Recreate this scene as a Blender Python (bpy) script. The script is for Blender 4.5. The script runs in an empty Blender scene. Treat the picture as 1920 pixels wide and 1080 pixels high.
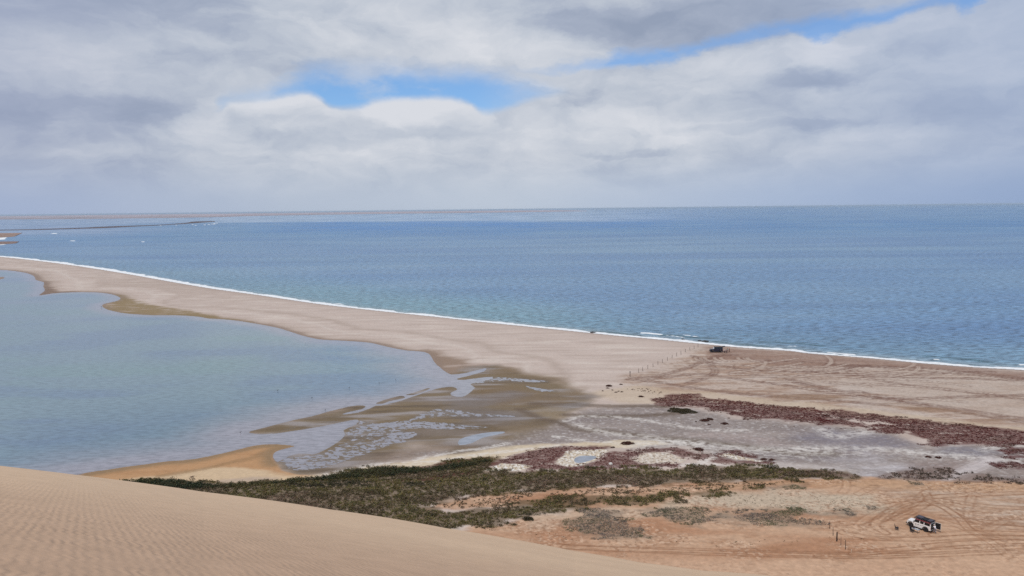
# light levels
SKYK, BLUEGAIN, SUNE, HAZE, EXPO = 1.0, (.78, 1.02, 1.32), 2.25, 2.4e-5, 0.0
# cloud masses: place in the view, size, lightness
BLOBS = [(120, 40, 420, 90, -.22), (400, 20, 260, 60, -.20), (40, 190, 300, 60, -.25), (200, 130, 200, 60, .16), (70, 90, 110, 50, .14), (210, 205, 300, 30, -.36), (400, 140, 180, 50, -.16), (450, 60, 260, 60, .10), (720, 60, 420, 80, .12), (930, 90, 260, 70, .16),
         (1320, 40, 330, 62, -.62), (1130, 20, 160, 60, -.1), (1010, 130, 200, 30, -.08), (380, 222, 60, 40, .30), (420, 245, 220, 18, -.16), (545, 205, 95, 36, .22), (470, 225, 80, 26, -.10), (600, 232, 60, 30, .12), (790, 208, 130, 28, .20), (790, 250, 130, 16, -.24), (560, 262, 120, 22, -.14),
         (1430, 110, 210, 60, .34), (1500, 155, 100, 26, -.46), (1560, 110, 60, 46, .30), (1390, 205, 120, 30, -.24), (1440, 238, 190, 12, -.28), (1500, 190, 160, 20, .14), (1640, 248, 110, 18, .20), (1770, 80, 160, 80, .10), (1840, 190, 160, 30, -.24),
         (1680, 190, 120, 40, -.08), (1900, 240, 200, 50, -.16), (1120, 235, 200, 40, .22), (960, 262, 240, 24, .10), (1170, 284, 110, 9, -.26), (1150, 180, 150, 26, -.16), (200, 285, 260, 16, .12), (60, 250, 200, 30, -.16), (250, 320, 400, 30, -.04),
         (40, 330, 260, 60, -.14), (700, 300, 500, 30, .06), (1250, 265, 120, 10, .16)]
import bpy, bmesh, math, random
import numpy as np
from mathutils import Vector, Matrix, Euler
random.seed(7)
rng = np.random.default_rng(11)
SC = bpy.context.scene
COL = SC.collection

# ------------------------------------------------------------------ camera
H = 60.0
LENS = 26.0
F = 1920 * LENS / 36.0
PITCH = math.atan(148 / F)
ROLL = -math.atan(22.0 / 1920)
cam_rot = Matrix.Rotation(math.pi / 2 - PITCH, 3, 'X') @ Matrix.Rotation(ROLL, 3, 'Z')
cd = bpy.data.cameras.new('camera')
cd.lens = LENS; cd.sensor_width = 36.0; cd.clip_start = 0.3; cd.clip_end = 200000
cam = bpy.data.objects.new('camera', cd); COL.objects.link(cam)
cam.matrix_world = Matrix.Translation((0, 0, H)) @ cam_rot.to_4x4()
SC.camera = cam
MR = np.array(cam_rot)

def ray(px, py):
    v = np.array([(px - 960) / F, (540 - py) / F, -1.0])
    return MR @ v

def P(px, py, z=0.06):
    """point of the plain (height z) that lies in the direction of a spot in the view"""
    d = ray(px, py)
    t = (z - H) / d[2]
    return (d[0] * t, d[1] * t)

def PP(pts):
    return np.array([P(*p) for p in pts])

def azel(px, py):
    d = ray(px, py)
    return math.atan2(d[0], d[1]), math.atan2(d[2], math.hypot(d[0], d[1]))

# ------------------------------------------------------------------ noise
def _grad(seed):
    r = np.random.default_rng(seed)
    perm = r.permutation(1024)
    a = r.random(1024) * 2 * np.pi
    return perm, np.cos(a), np.sin(a)
_GC = {}
def perlin(x, y, seed):
    if seed not in _GC: _GC[seed] = _grad(seed)
    perm, gx, gy = _GC[seed]
    xi = np.floor(x).astype(np.int64); yi = np.floor(y).astype(np.int64)
    xf = x - xi; yf = y - yi
    u = xf * xf * xf * (xf * (xf * 6 - 15) + 10); v = yf * yf * yf * (yf * (yf * 6 - 15) + 10)
    def g(ix, iy, dx, dy):
        h = perm[(perm[ix & 1023] + iy) & 1023]
        return gx[h] * dx + gy[h] * dy
    n00 = g(xi, yi, xf, yf); n10 = g(xi + 1, yi, xf - 1, yf)
    n01 = g(xi, yi + 1, xf, yf - 1); n11 = g(xi + 1, yi + 1, xf - 1, yf - 1)
    a = n00 + u * (n10 - n00); b = n01 + u * (n11 - n01)
    return (a + v * (b - a)) * 1.5
def fbm(x, y, size, octs=4, seed=1, ax=1.0, gain=0.5):
    """fractal noise, about -1..1; size = feature size in metres, ax = stretch along x"""
    s = 0; amp = 1; tot = 0; f = 1.0 / size
    for o in range(octs):
        s = s + amp * perlin(x * f / ax + 13.7 * o, y * f + 7.1 * o, seed + o)
        tot += amp; amp *= gain; f *= 2.03
    return s / tot * 1.5

def ss(a, b, x):
    t = np.clip((x - a) / (b - a), 0, 1)
    return t * t * (3 - 2 * t)

def nz(mask, X, Y, *a, **k):
    """fractal noise worked out only where the mask is open"""
    out = np.zeros(X.shape); i = np.nonzero(mask > .01)
    if i[0].size: out[i] = fbm(X[i], Y[i], *a, **k)
    return out

def catmull(pts, n=3, closed=True):
    pts = np.asarray(pts, float); m = len(pts); out = []
    rngi = range(m if closed else m - 1)
    for i in rngi:
        if closed: p0, p1, p2, p3 = pts[i - 1], pts[i], pts[(i + 1) % m], pts[(i + 2) % m]
        else: p0, p1, p2, p3 = pts[max(i - 1, 0)], pts[i], pts[i + 1], pts[min(i + 2, m - 1)]
        for k in range(n):
            t = k / n
            out.append(0.5 * ((2 * p1) + (-p0 + p2) * t + (2 * p0 - 5 * p1 + 4 * p2 - p3) * t * t + (-p0 + 3 * p1 - 3 * p2 + p3) * t ** 3))
    if not closed: out.append(pts[-1])
    return np.array(out)

def sdp(X, Y, poly, margin=12.0):
    """signed distance to a closed polygon in metres, positive inside, -margin far outside"""
    out = np.full(X.shape, -margin)
    x0, y0 = poly.min(0) - margin; x1, y1 = poly.max(0) + margin
    idx = np.nonzero((X > x0) & (X < x1) & (Y > y0) & (Y < y1))
    x = X[idx]; y = Y[idx]
    if x.size == 0: return out
    d2 = np.full(x.shape, 1e18); ins = np.zeros(x.shape, bool)
    n = len(poly)
    for i in range(n):
        ax, ay = poly[i]; bx, by = poly[(i + 1) % n]
        ex, ey = bx - ax, by - ay
        L = ex * ex + ey * ey + 1e-12
        t = np.clip(((x - ax) * ex + (y - ay) * ey) / L, 0, 1)
        dx = x - ax - t * ex; dy = y - ay - t * ey
        d2 = np.minimum(d2, dx * dx + dy * dy)
        if ay != by:
            c = ((ay > y) != (by > y)) & (x < (bx - ax) * (y - ay) / (by - ay) + ax)
            ins ^= c
    d = np.sqrt(d2)
    out[idx] = np.maximum(np.where(ins, d, -d), -margin)
    return out

def dline(X, Y, line, margin=6.0):
    """distance (metres) to an open polyline, margin far away"""
    out = np.full(X.shape, margin)
    for i in range(len(line) - 1):
        ax, ay = line[i]; bx, by = line[i + 1]
        m = np.nonzero((X > min(ax, bx) - margin) & (X < max(ax, bx) + margin) & (Y > min(ay, by) - margin) & (Y < max(ay, by) + margin))
        x = X[m]; y = Y[m]
        if x.size == 0: continue
        ex, ey = bx - ax, by - ay
        t = np.clip(((x - ax) * ex + (y - ay) * ey) / (ex * ex + ey * ey + 1e-12), 0, 1)
        out[m] = np.minimum(out[m], np.hypot(x - ax - t * ex, y - ay - t * ey))
    return out

def srgb(r, g, b):
    c = np.array([r, g, b], float) / 255
    return np.where(c <= 0.04045, c / 12.92, ((c + 0.055) / 1.055) ** 2.4)
LIGHT = 1.06                         # mean light on the open ground; picture colour = base colour * LIGHT
def alb(r, g, b): return srgb(r, g, b) / LIGHT

# ------------------------------------------------------------------ the map of the coast (outlines of the land and water)
SHORE = [(-700, 440), (-300, 462), (-60, 477), (0, 481), (75, 489), (150, 499), (220, 510), (300, 524), (345, 532), (400, 541), (480, 552), (547, 562),
         (610, 571), (680, 579), (745, 586), (813, 593), (913, 604), (1013, 614), (1120, 625), (1160, 629), (1227, 635), (1327, 645), (1393, 651),
         (1480, 657), (1520, 662), (1624, 670), (1728, 680), (1832, 688), (1920, 693), (2100, 706), (2500, 735)]
LAGOON = [(-700, 470), (-200, 497), (-60, 503), (0, 506), (25, 508), (50, 512), (64, 518), (67, 525), (82, 529), (81, 537), (84, 545), (72, 554), (100, 550), (137, 548),
          (175, 548), (200, 550), (217, 554), (226, 559), (219, 564), (197, 569), (191, 573), (200, 580), (225, 586), (250, 589), (287, 591), (325, 591),
          (350, 592), (375, 594), (390, 597), (425, 599), (450, 602), (475, 606), (503, 611), (530, 617), (563, 628), (597, 636), (630, 638), (663, 640),
          (697, 643), (730, 651), (763, 657), (797, 660), (808, 667), (813, 677), (823, 687), (833, 695), (847, 702), (873, 699), (897, 693), (912, 690),
          (908, 696), (880, 704), (856, 710), (868, 712), (892, 709), (925, 706), (920, 711), (900, 715), (882, 720), (890, 727), (878, 738), (865, 744), (845, 741),
          (846, 735), (856, 731), (852, 726), (840, 725), (817, 729), (792, 737), (770, 745), (745, 753), (715, 760), (705, 760), (695, 765), (672, 773), (640, 777), (656, 772), (677, 767),
          (685, 762), (680, 760), (655, 762), (617, 771), (585, 780), (547, 788), (517, 796), (480, 805), (466, 810), (480, 813), (505, 813), (555, 807), (605, 799), (640, 792),
          (672, 786), (668, 796), (645, 806), (650, 815), (638, 826), (620, 838), (600, 848), (585, 852), (560, 850), (540, 856), (520, 866), (512, 858), (516, 847), (535, 841),
          (553, 836), (530, 833), (505, 832), (477, 835), (452, 841), (415, 850), (365, 860), (315, 864), (280, 869), (240, 874), (197, 881), (162, 886),
          (90, 905), (-40, 960), (-300, 1000), (-900, 900)]
ISLES = [[(760, 740), (775, 736), (800, 728), (806, 728), (792, 735), (775, 740)],
         [(704, 756), (720, 750), (750, 742), (759, 744), (755, 747), (730, 752), (717, 757)],
         [(-40, 519), (5, 519), (8, 521), (0, 524), (-40, 524)]]
POOL = [(860, 827), (870, 820), (905, 812), (942, 809), (942, 812), (905, 820), (885, 830), (862, 834)]
POND = [(1077, 861), (1087, 855), (1112, 855), (1116, 859), (1092, 867), (1080, 867)]
# speckled shallow water on the mud: outline and how full of water it is
SPECK = [([(512, 858), (540, 855), (600, 848), (640, 826), (650, 806), (672, 786), (700, 790), (760, 800), (800, 812), (767, 829), (717, 844), (667, 862), (630, 875), (592, 884), (550, 888), (528, 880)], 0.46),
         [[(640, 812), (650, 800), (700, 792), (760, 785), (840, 790), (920, 797), (960, 800), (900, 806), (830, 808), (780, 806), (740, 810), (700, 826), (650, 830)], 0.45],
         [[(740, 795), (780, 775), (815, 763), (850, 765), (900, 772), (960, 776), (1000, 779), (960, 785), (880, 783), (820, 784), (780, 790)], 0.46],
         [[(880, 712), (900, 706), (940, 705), (990, 709), (1030, 712), (1040, 718), (1000, 719), (950, 716), (915, 718), (885, 722)], 0.52],
         [[(985, 718), (1000, 724), (1030, 728), (1060, 733), (1050, 736), (1010, 736), (985, 729), (978, 723)], 0.56],
         [[(822, 755), (835, 751), (843, 753), (838, 758), (824, 758)], 0.75],
         [[(505, 811), (540, 800), (600, 790), (640, 786), (620, 792), (560, 803), (520, 812)], 0.38],
         [[(770, 829), (745, 833), (700, 834), (690, 830), (730, 828), (765, 824)], 0.62]]
SANDSPIT = [(150, 900), (162, 886), (240, 874), (315, 864), (415, 850), (477, 835), (530, 832), (553, 836), (530, 842), (514, 850), (511, 858), (517, 869), (530, 882), (556, 890), (590, 892), (560, 898), (440, 906), (360, 905), (300, 898), (200, 905)]
MUD = [(560, 893), (640, 880), (700, 862), (760, 842), (840, 838), (860, 846), (900, 838), (960, 818), (1040, 790), (1075, 772), (1110, 752), (1090, 735), (1040, 715), (980, 698), (925, 687), (890, 690), (845, 700),
       (800, 720), (700, 752), (600, 772), (460, 808), (505, 830), (500, 870), (530, 888)]
FLATS = [(560, 893), (640, 884), (760, 862), (860, 850), (960, 842), (1060, 836), (1160, 836), (1280, 840), (1440, 874), (1610, 897), (1920, 906), (2300, 925),
         (2300, 870), (1900, 836), (1740, 836), (1620, 800), (1480, 790), (1380, 783), (1300, 768), (1220, 762), (1150, 762), (1090, 770), (1040, 790), (960, 815), (880, 838), (760, 850), (640, 875)]
PLAIN = [(700, 1010), (862, 993), (925, 986), (1000, 970), (1090, 955), (1020, 948), (800, 956), (880, 932), (1010, 921), (1110, 912), (1220, 913), (1262, 906), (1340, 906), (1440, 901), (1610, 898), (1780, 905), (1920, 907), (2500, 930),
         (2600, 1400), (700, 1400)]
GREEN = [(100, 930), (200, 905), (265, 902), (280, 900), (352, 900), (362, 904), (415, 908), (465, 905), (515, 902), (600, 895), (662, 882), (712, 876), (750, 877), (777, 875), (800, 877), (825, 872),
         (832, 867), (862, 862), (900, 859), (935, 860), (940, 868), (905, 882), (975, 884), (1060, 882), (1135, 879), (1172, 877), (1247, 881), (1272, 880), (1285, 875), (1335, 876), (1385, 873), (1440, 877), (1502, 882), (1577, 885),
         (1610, 895), (1540, 899), (1440, 900), (1330, 906), (1260, 906), (1217, 913), (1110, 912), (1067, 919), (1010, 920), (960, 925), (900, 930), (825, 942), (790, 950),
         (840, 958), (900, 955), (960, 948), (1010, 935), (1110, 932), (1185, 929), (1260, 925), (1335, 923), (1427, 916), (1400, 922), (1345, 930), (1290, 930), (1255, 936), (1270, 941), (1222, 947), (1135, 946), (1085, 955), (1022, 960),
         (997, 972), (975, 977), (920, 987), (862, 993), (700, 1000), (300, 990)]
DRYS = [[(1055, 985), (1075, 970), (1130, 966), (1180, 976), (1200, 996), (1225, 1012), (1150, 1012), (1085, 1004)],
        [(1085, 955), (1170, 953), (1175, 966), (1110, 969)],
        [(1200, 958), (1245, 955), (1250, 970), (1210, 968)],
        [(1240, 957), (1310, 952), (1330, 963), (1345, 979), (1310, 986), (1270, 979), (1245, 968)],
        [(1332, 960), (1365, 960), (1358, 973), (1337, 971)],
        [(1363, 968), (1400, 959), (1440, 960), (1490, 952), (1540, 960), (1597, 958), (1597, 965), (1552, 969), (1515, 965), (1495, 972), (1540, 981), (1545, 986), (1477, 987), (1440, 984), (1385, 983)],
        [(1620, 950), (1636, 950), (1650, 957), (1630, 956)],
        [(1440, 916), (1470, 910), (1508, 912), (1508, 917), (1450, 919)],
        [(1708, 905), (1722, 903), (1728, 910), (1712, 911)]]
BROWNS = [[(1645, 896), (1665, 885), (1715, 879), (1785, 879), (1797, 887), (1777, 902), (1690, 901)],
          [(1777, 905), (1815, 887), (1920, 900), (2200, 915), (2200, 930), (1920, 907), (1840, 905)],
          [(1440, 880), (1577, 885), (1608, 895), (1540, 898), (1440, 897)]]
REDS = [[(1218, 748), (1237, 747), (1248, 742), (1269, 739), (1308, 739), (1317, 747), (1346, 748), (1377, 752), (1408, 756), (1421, 759), (1450, 761), (1492, 764), (1525, 767), (1541, 774), (1560, 783),
         (1545, 794), (1492, 793), (1460, 786), (1429, 786), (1398, 787), (1371, 777), (1354, 773), (1333, 771), (1317, 764), (1283, 763), (1258, 762), (1233, 761), (1227, 757)],
        [(1520, 765), (1541, 771), (1576, 768), (1614, 776), (1666, 780), (1707, 785), (1770, 793), (1832, 798), (1920, 808), (2300, 845), (2300, 870), (1920, 837), (1874, 838), (1812, 833), (1760, 837),
         (1728, 834), (1749, 827), (1718, 820), (1703, 812), (1682, 800), (1666, 793), (1637, 791), (1603, 789), (1562, 783), (1541, 777)],
        [(1541, 785), (1580, 786), (1620, 795), (1618, 801), (1562, 797), (1530, 797)],
        [(1622, 805), (1653, 795), (1690, 801), (1707, 814), (1666, 813), (1640, 809)],
        [(1872, 846), (1895, 840), (1960, 842), (2200, 858), (2200, 868), (1960, 856), (1890, 853)],
        [(1874, 857), (1920, 856), (2100, 864), (2100, 868), (1920, 860), (1885, 860)],
        [(1853, 871), (1884, 867), (1960, 868), (2200, 880), (2200, 895), (1920, 881), (1874, 878)],
        [(735, 905), (800, 897), (870, 886), (912, 876), (930, 866), (905, 861), (935, 860), (970, 855), (987, 847), (1025, 840), (1080, 838), (1110, 837), (1140, 838), (1144, 841), (1130, 845), (1070, 845), (1060, 856), (1045, 865), (1047, 872),
         (1072, 876), (1100, 871), (1122, 860), (1140, 850), (1150, 845), (1172, 847), (1222, 841), (1272, 842), (1310, 849), (1334, 851), (1327, 858), (1310, 863), (1285, 859), (1247, 850),
         (1222, 850), (1197, 855), (1185, 861), (1200, 869), (1247, 870), (1282, 870), (1260, 877), (1185, 877), (1080, 881), (990, 882), (975, 874), (940, 871), (900, 881), (860, 893), (800, 902)],
        [(832, 870), (862, 863), (905, 859), (925, 861), (900, 866), (860, 872), (790, 879), (775, 878)],
        [(1340, 856), (1360, 845), (1385, 846), (1422, 857), (1422, 861), (1385, 857), (1360, 855)],
        [(1335, 864), (1350, 859), (1385, 864), (1440, 868), (1460, 872), (1400, 869), (1347, 869)]]
TIDE_LINES = [[(1000, 757), (1060, 758), (1140, 762), (1200, 762), (1245, 763)], [(1060, 778), (1120, 781), (1200, 780), (1260, 776), (1280, 773)],
              [(975, 768), (1010, 783), (1045, 792), (1075, 803), (1110, 808)], [(1110, 806), (1160, 812), (1215, 820), (1290, 832)], [(1250, 822), (1400, 838), (1480, 850), (1560, 851)]]
SALT_LINES = [([(1085, 797), (1127, 810), (1165, 816), (1210, 819), (1250, 827), (1310, 832)], 1.6), ([(1180, 835), (1250, 830), (1320, 834), (1400, 842), (1490, 845), (1540, 847)], 2.6), ([(1040, 819), (1090, 826), (1150, 830)], .8),
              ([(1500, 842), (1580, 840), (1666, 843), (1728, 850), (1791, 854), (1853, 862), (1920, 866), (2200, 885)], 1.5), ([(1842, 845), (1874, 839), (1920, 837), (2200, 850)], 1.1),
              ([(1060, 790), (1090, 782), (1160, 783), (1230, 792), (1320, 806), (1400, 808)], 1.0), ([(1540, 806), (1565, 820), (1600, 815), (1640, 808)], 2.0),
              ([(1090, 873), (1150, 876), (1290, 872), (1320, 867), (1345, 872), (1440, 878)], .5), ([(1322, 866), (1330, 858)], 1.2), ([(1670, 885), (1690, 900)], .5), ([(1329, 880), (1337, 886), (1339, 893), (1337, 902)], .35),
              ([(600, 893), (700, 872), (800, 868), (880, 856), (960, 846), (1060, 835)], .9), ([(780, 862), (850, 848), (900, 842), (950, 832)], .6)]
CRUSTS = [([(905, 883), (940, 870), (977, 871), (1000, 875), (975, 883), (940, 885)], 1.0), ([(1045, 866), (1065, 845), (1130, 843), (1142, 846), (1120, 861), (1098, 872), (1070, 876), (1048, 873)], .9),
          ([(1185, 861), (1200, 853), (1225, 849), (1250, 850), (1285, 862), (1280, 869), (1200, 870)], .55), ([(1345, 855), (1365, 850), (1390, 857), (1430, 866), (1380, 862)], .9), ([(750, 880), (770, 877), (775, 879), (757, 884)], .8)]
MIST = [(1500, 877), (1577, 865), (1640, 856), (1665, 866), (1700, 874), (1668, 885), (1642, 897), (1612, 897), (1590, 886), (1540, 881)]
# tyre ruts (centre lines)
TRACKS = [[(1300, 668), (1330, 680), (1356, 686), (1408, 694), (1492, 698), (1542, 699), (1603, 704), (1728, 709), (1832, 711), (1920, 715), (2200, 728)],
          [(1500, 696), (1560, 701), (1614, 706), (1666, 717), (1728, 726), (1832, 738), (1920, 750), (2200, 790)],
          [(1480, 712), (1520, 721), (1572, 733), (1624, 738), (1687, 751), (1770, 763), (1920, 786), (2200, 825)],
          [(1220, 712), (1310, 702), (1400, 714), (1480, 724), (1560, 738), (1640, 746), (1770, 768), (1920, 792), (2200, 830)],
          [(1560, 686), (1666, 688), (1749, 692), (1832, 700), (1920, 709), (2200, 735)], [(1440, 676), (1560, 683), (1700, 694), (1830, 704), (1960, 716)],
          [(1550, 700), (1600, 690), (1640, 686), (1700, 690)], [(1602, 703), (1590, 697), (1592, 690), (1605, 685), (1625, 686)], [(1290, 720), (1340, 700), (1330, 680), (1345, 668), (1380, 666)],
          [(1480, 715), (1600, 742), (1700, 748), (1800, 745), (1920, 742)], [(1620, 707), (1720, 703), (1800, 698), (1860, 697)],
          [(1180, 712), (1240, 718), (1300, 728), (1400, 740), (1520, 748), (1660, 760)], [(1185, 709), (1230, 706), (1290, 690), (1330, 672)]]
PLAIN_TRACKS = [[(1040, 1025), (1200, 1031), (1300, 1033), (1440, 1038), (1600, 1041), (1700, 1038), (1920, 1028), (2300, 1010)], [(1060, 1027), (1250, 1035), (1450, 1041), (1640, 1044), (1920, 1034), (2300, 1020)],
                [(1600, 1040), (1700, 1030), (1800, 1020), (1920, 1016), (2300, 1000)], [(1655, 975), (1690, 955), (1720, 945), (1760, 948), (1790, 965), (1850, 985), (1960, 995)],
                [(1680, 975), (1715, 958), (1740, 940), (1735, 925)], [(1660, 1000), (1640, 985), (1660, 965), (1700, 945), (1760, 932), (1920, 925)], [(1740, 940), (1775, 955), (1800, 975), (1830, 1000), (1920, 1010)],
                [(1700, 935), (1760, 938), (1850, 950), (1960, 956)], [(1750, 1005), (1820, 1000), (1960, 1003)], [(1580, 1000), (1640, 1010), (1720, 1012), (1820, 1008), (1960, 1012)]]
r_ = random.Random(3)
for k in range(46):      # looping ruts of cars turning on the beach
    x = r_.uniform(1290, 1640); y = 672 + (x - 1290) * 0.07 + abs(r_.gauss(0, 22)); p = P(x, y)
    a = r_.gauss(-0.15, 0.35); c = r_.gauss(0, 0.05); ln = [p]
    for s in range(r_.randint(5, 14)):
        p = (p[0] + 2.5 * math.cos(a), p[1] + 2.5 * math.sin(a)); a += c; ln.append(p)
    TRACKS.append(np.array(ln))
for k in range(8):      # tight crescents just behind the dark car
    x = (1305, 1314, 1322, 1340, 1352, 1384, 1396, 1402)[k]; p = P(x, 671); a = math.radians(70); ln = [p]
    for s in range(9):
        p = (p[0] - 0.9 * math.cos(a), p[1] - 0.9 * math.sin(a)); a += 0.14; ln.append(p)
    TRACKS.append(np.array(ln))
for k in range(34):
    x = r_.uniform(1560, 1990); y = r_.uniform(915, 1012); p = P(x, y)
    a = r_.gauss(0.1, 0.45); c = r_.gauss(0, 0.09); ln = [p]
    for s in range(r_.randint(4, 12)):
        p = (p[0] + 1.6 * math.cos(a), p[1] + 1.6 * math.sin(a)); a += c; ln.append(p)
    PLAIN_TRACKS.append(np.array(ln))
def world_line(l):
    return l if isinstance(l, np.ndarray) else catmull(PP(l), 4, False)

W_SHORE = catmull(PP(SHORE), 3, False)
W_SEA = np.vstack([W_SHORE, [[150000, W_SHORE[-1][1]], [150000, 150000], [-150000, 150000], [-150000, W_SHORE[0][1]]]])
W_LAG = catmull(PP(LAGOON), 2, True)
def WP(l, n=2): return catmull(PP(l), n, True)

def height_map(X, Y):
    """height of the low ground above the water, metres; also the distances used for wet edges"""
    ds = sdp(X, Y, W_SEA, 60.0)                       # + in the sea
    wob = fbm(X, Y, 9, 3, 5) * 0.5
    dl = sdp(X, Y, W_LAG, 40.0) + wob * 0.6 * np.clip(H * 4 / np.maximum(Y, 60), .4, 1)
    for i in ISLES:
        di = sdp(X, Y, WP(i), 20.0) + wob * .3
        dl = np.minimum(dl, np.where(di > -20, -di, dl))
    land = np.minimum(-ds, -dl)
    h = np.where(land > 0, 0.17 * (1 - np.exp(-land / 7.0)), land * 0.05)
    h = h + (ss(2, 14, land)) * 0.03 * fbm(X, Y, 14, 3, 21)
    mud = ss(-2, 3, sdp(X, Y, WP(MUD, 1)))
    low = 0.03 * (1 - np.exp(-np.maximum(land, 0) / 2.0)) + 0.010 * fbm(X, Y, 7, 4, 31, 2.2) + .006
    h = np.where(land > 0, h * (1 - mud) + np.maximum(low, 0.004) * mud, h)
    spk = np.zeros(X.shape); lev = np.zeros(X.shape)
    for poly, full in SPECK:
        m = ss(-0.6, 2.4, sdp(X, Y, WP(poly, 1)))
        n = nz(m, X, Y, 1.1, 3, 41, 1.7, .7) + .4 * nz(m, X, Y, 8, 2, 47, 2)
        v = (n - (full - 0.5) * 1.5 - .12) * 0.03
        h = np.where((m > 0.02) & (land > -.3), h * (1 - m) + v * m + .012 * (1 - m), h)
        spk = np.maximum(spk, m)
    for pl in (POOL, POND):
        d = sdp(X, Y, WP(pl), 8.0) + .25 * wob
        h = np.where(d > -1.0, np.minimum(h, -d * 0.035), h)
    return h, ds, dl, land, mud, spk

# ------------------------------------------------------------------ mesh and material helpers
def mesh_from(name, V, Fq, mat=None, smooth=False, cols=None, extra=None):
    me = bpy.data.meshes.new(name)
    V = np.asarray(V, np.float32); Fq = np.asarray(Fq, np.int32)
    nf, k = Fq.shape
    me.vertices.add(len(V)); me.vertices.foreach_set('co', V.ravel())
    me.loops.add(nf * k); me.loops.foreach_set('vertex_index', Fq.ravel())
    me.polygons.add(nf); me.polygons.foreach_set('loop_start', np.arange(0, nf * k, k, dtype=np.int32))
    me.polygons.foreach_set('loop_total', np.full(nf, k, np.int32))
    if smooth: me.polygons.foreach_set('use_smooth', np.ones(nf, bool))
    if cols is not None:
        a = me.attributes.new('tint', 'FLOAT_COLOR', 'POINT')
        a.data.foreach_set('color', np.hstack([cols, np.ones((len(cols), 1))]).astype(np.float32).ravel())
    for k_, v in (extra or {}).items():
        a = me.attributes.new(k_, 'FLOAT', 'POINT'); a.data.foreach_set('value', v.astype(np.float32))
    me.update(calc_edges=True); me.validate()
    if mat: me.materials.append(mat)
    o = bpy.data.objects.new(name, me); COL.objects.link(o)
    return o

def grid_faces(nr, nc, keep=None):
    i = np.arange(nr - 1)[:, None] * nc + np.arange(nc - 1)[None, :]
    q = np.stack([i, i + 1, i + nc + 1, i + nc], -1).reshape(-1, 4)
    if keep is not None:
        k = keep.reshape(-1)
        q = q[k[q].any(1)]
    return q

def compact(V, Q, *arrs):
    used = np.zeros(len(V), bool); used[Q.ravel()] = True
    m = np.cumsum(used) - 1
    return (V[used], m[Q]) + tuple(a[used] for a in arrs)

class NT:
    def __init__(s, mat): s.t = mat.node_tree; s.n = s.t.nodes; s.l = s.t.links
    def add(s, typ, **kw):
        n = s.n.new(typ)
        for k, v in kw.items():
            if k.startswith('i_'): n.inputs[int(k[2:]) if k[2:].isdigit() else k[2:].replace('_', ' ')].default_value = v
            else: setattr(n, k, v)
        return n
    def link(s, a, b): s.l.new(a, b)
    def math(s, op, a, b=None, c=None, clamp=False):
        n = s.n.new('ShaderNodeMath'); n.operation = op; n.use_clamp = clamp
        for i, v in enumerate((a, b, c)):
            if v is None: continue
            if isinstance(v, (int, float)): n.inputs[i].default_value = v
            else: s.l.new(v, n.inputs[i])
        return n.outputs[0]
    def mix(s, f, a, b, typ='RGBA', blend='MIX'):
        n = s.n.new('ShaderNodeMix'); n.data_type = 'RGBA'; n.blend_type = blend
        for i, v in ((0, f), (6, a), (7, b)):
            if isinstance(v, (int, float)): n.inputs[i].default_value = v
            elif isinstance(v, (tuple, list, np.ndarray)): n.inputs[i].default_value = tuple(v)[:3] + (1,)
            else: s.l.new(v, n.inputs[i])
        return n.outputs[2]
    def smooth(s, x, a, b, lo=0.0, hi=1.0):
        n = s.n.new('ShaderNodeMapRange'); n.interpolation_type = 'SMOOTHSTEP'
        for i, v in enumerate((x, a, b, lo, hi)):
            if isinstance(v, (int, float)): n.inputs[i].default_value = v
            else: s.l.new(v, n.inputs[i])
        return n.outputs[0]

def new_mat(name):
    m = bpy.data.materials.new(name); m.use_nodes = True
    return m, NT(m), m.node_tree.nodes['Principled BSDF']

def plain_mat(name, col, rough=0.6, metal=0.0, var=0.12, scale=6.0, spec=0.4, coat=0):
    m, t, b = new_mat(name)
    tc = t.add('ShaderNodeTexCoord'); n = t.add('ShaderNodeTexNoise'); n.inputs['Scale'].default_value = scale; n.inputs['Detail'].default_value = 4
    t.link(tc.outputs['Object'], n.inputs['Vector'])
    c = np.array(col[:3], float)
    t.link(t.mix(n.outputs[0], c * (1 - var), np.minimum(c * (1 + var), 1)), b.inputs['Base Color'])
    b.inputs['Roughness'].default_value = rough; b.inputs['Metallic'].default_value = metal
    b.inputs['Specular IOR Level'].default_value = spec
    if coat: b.inputs['Coat Weight'].default_value = coat
    return m

def attr(t, name):
    n = t.add('ShaderNodeAttribute'); n.attribute_name = name; return n

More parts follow.
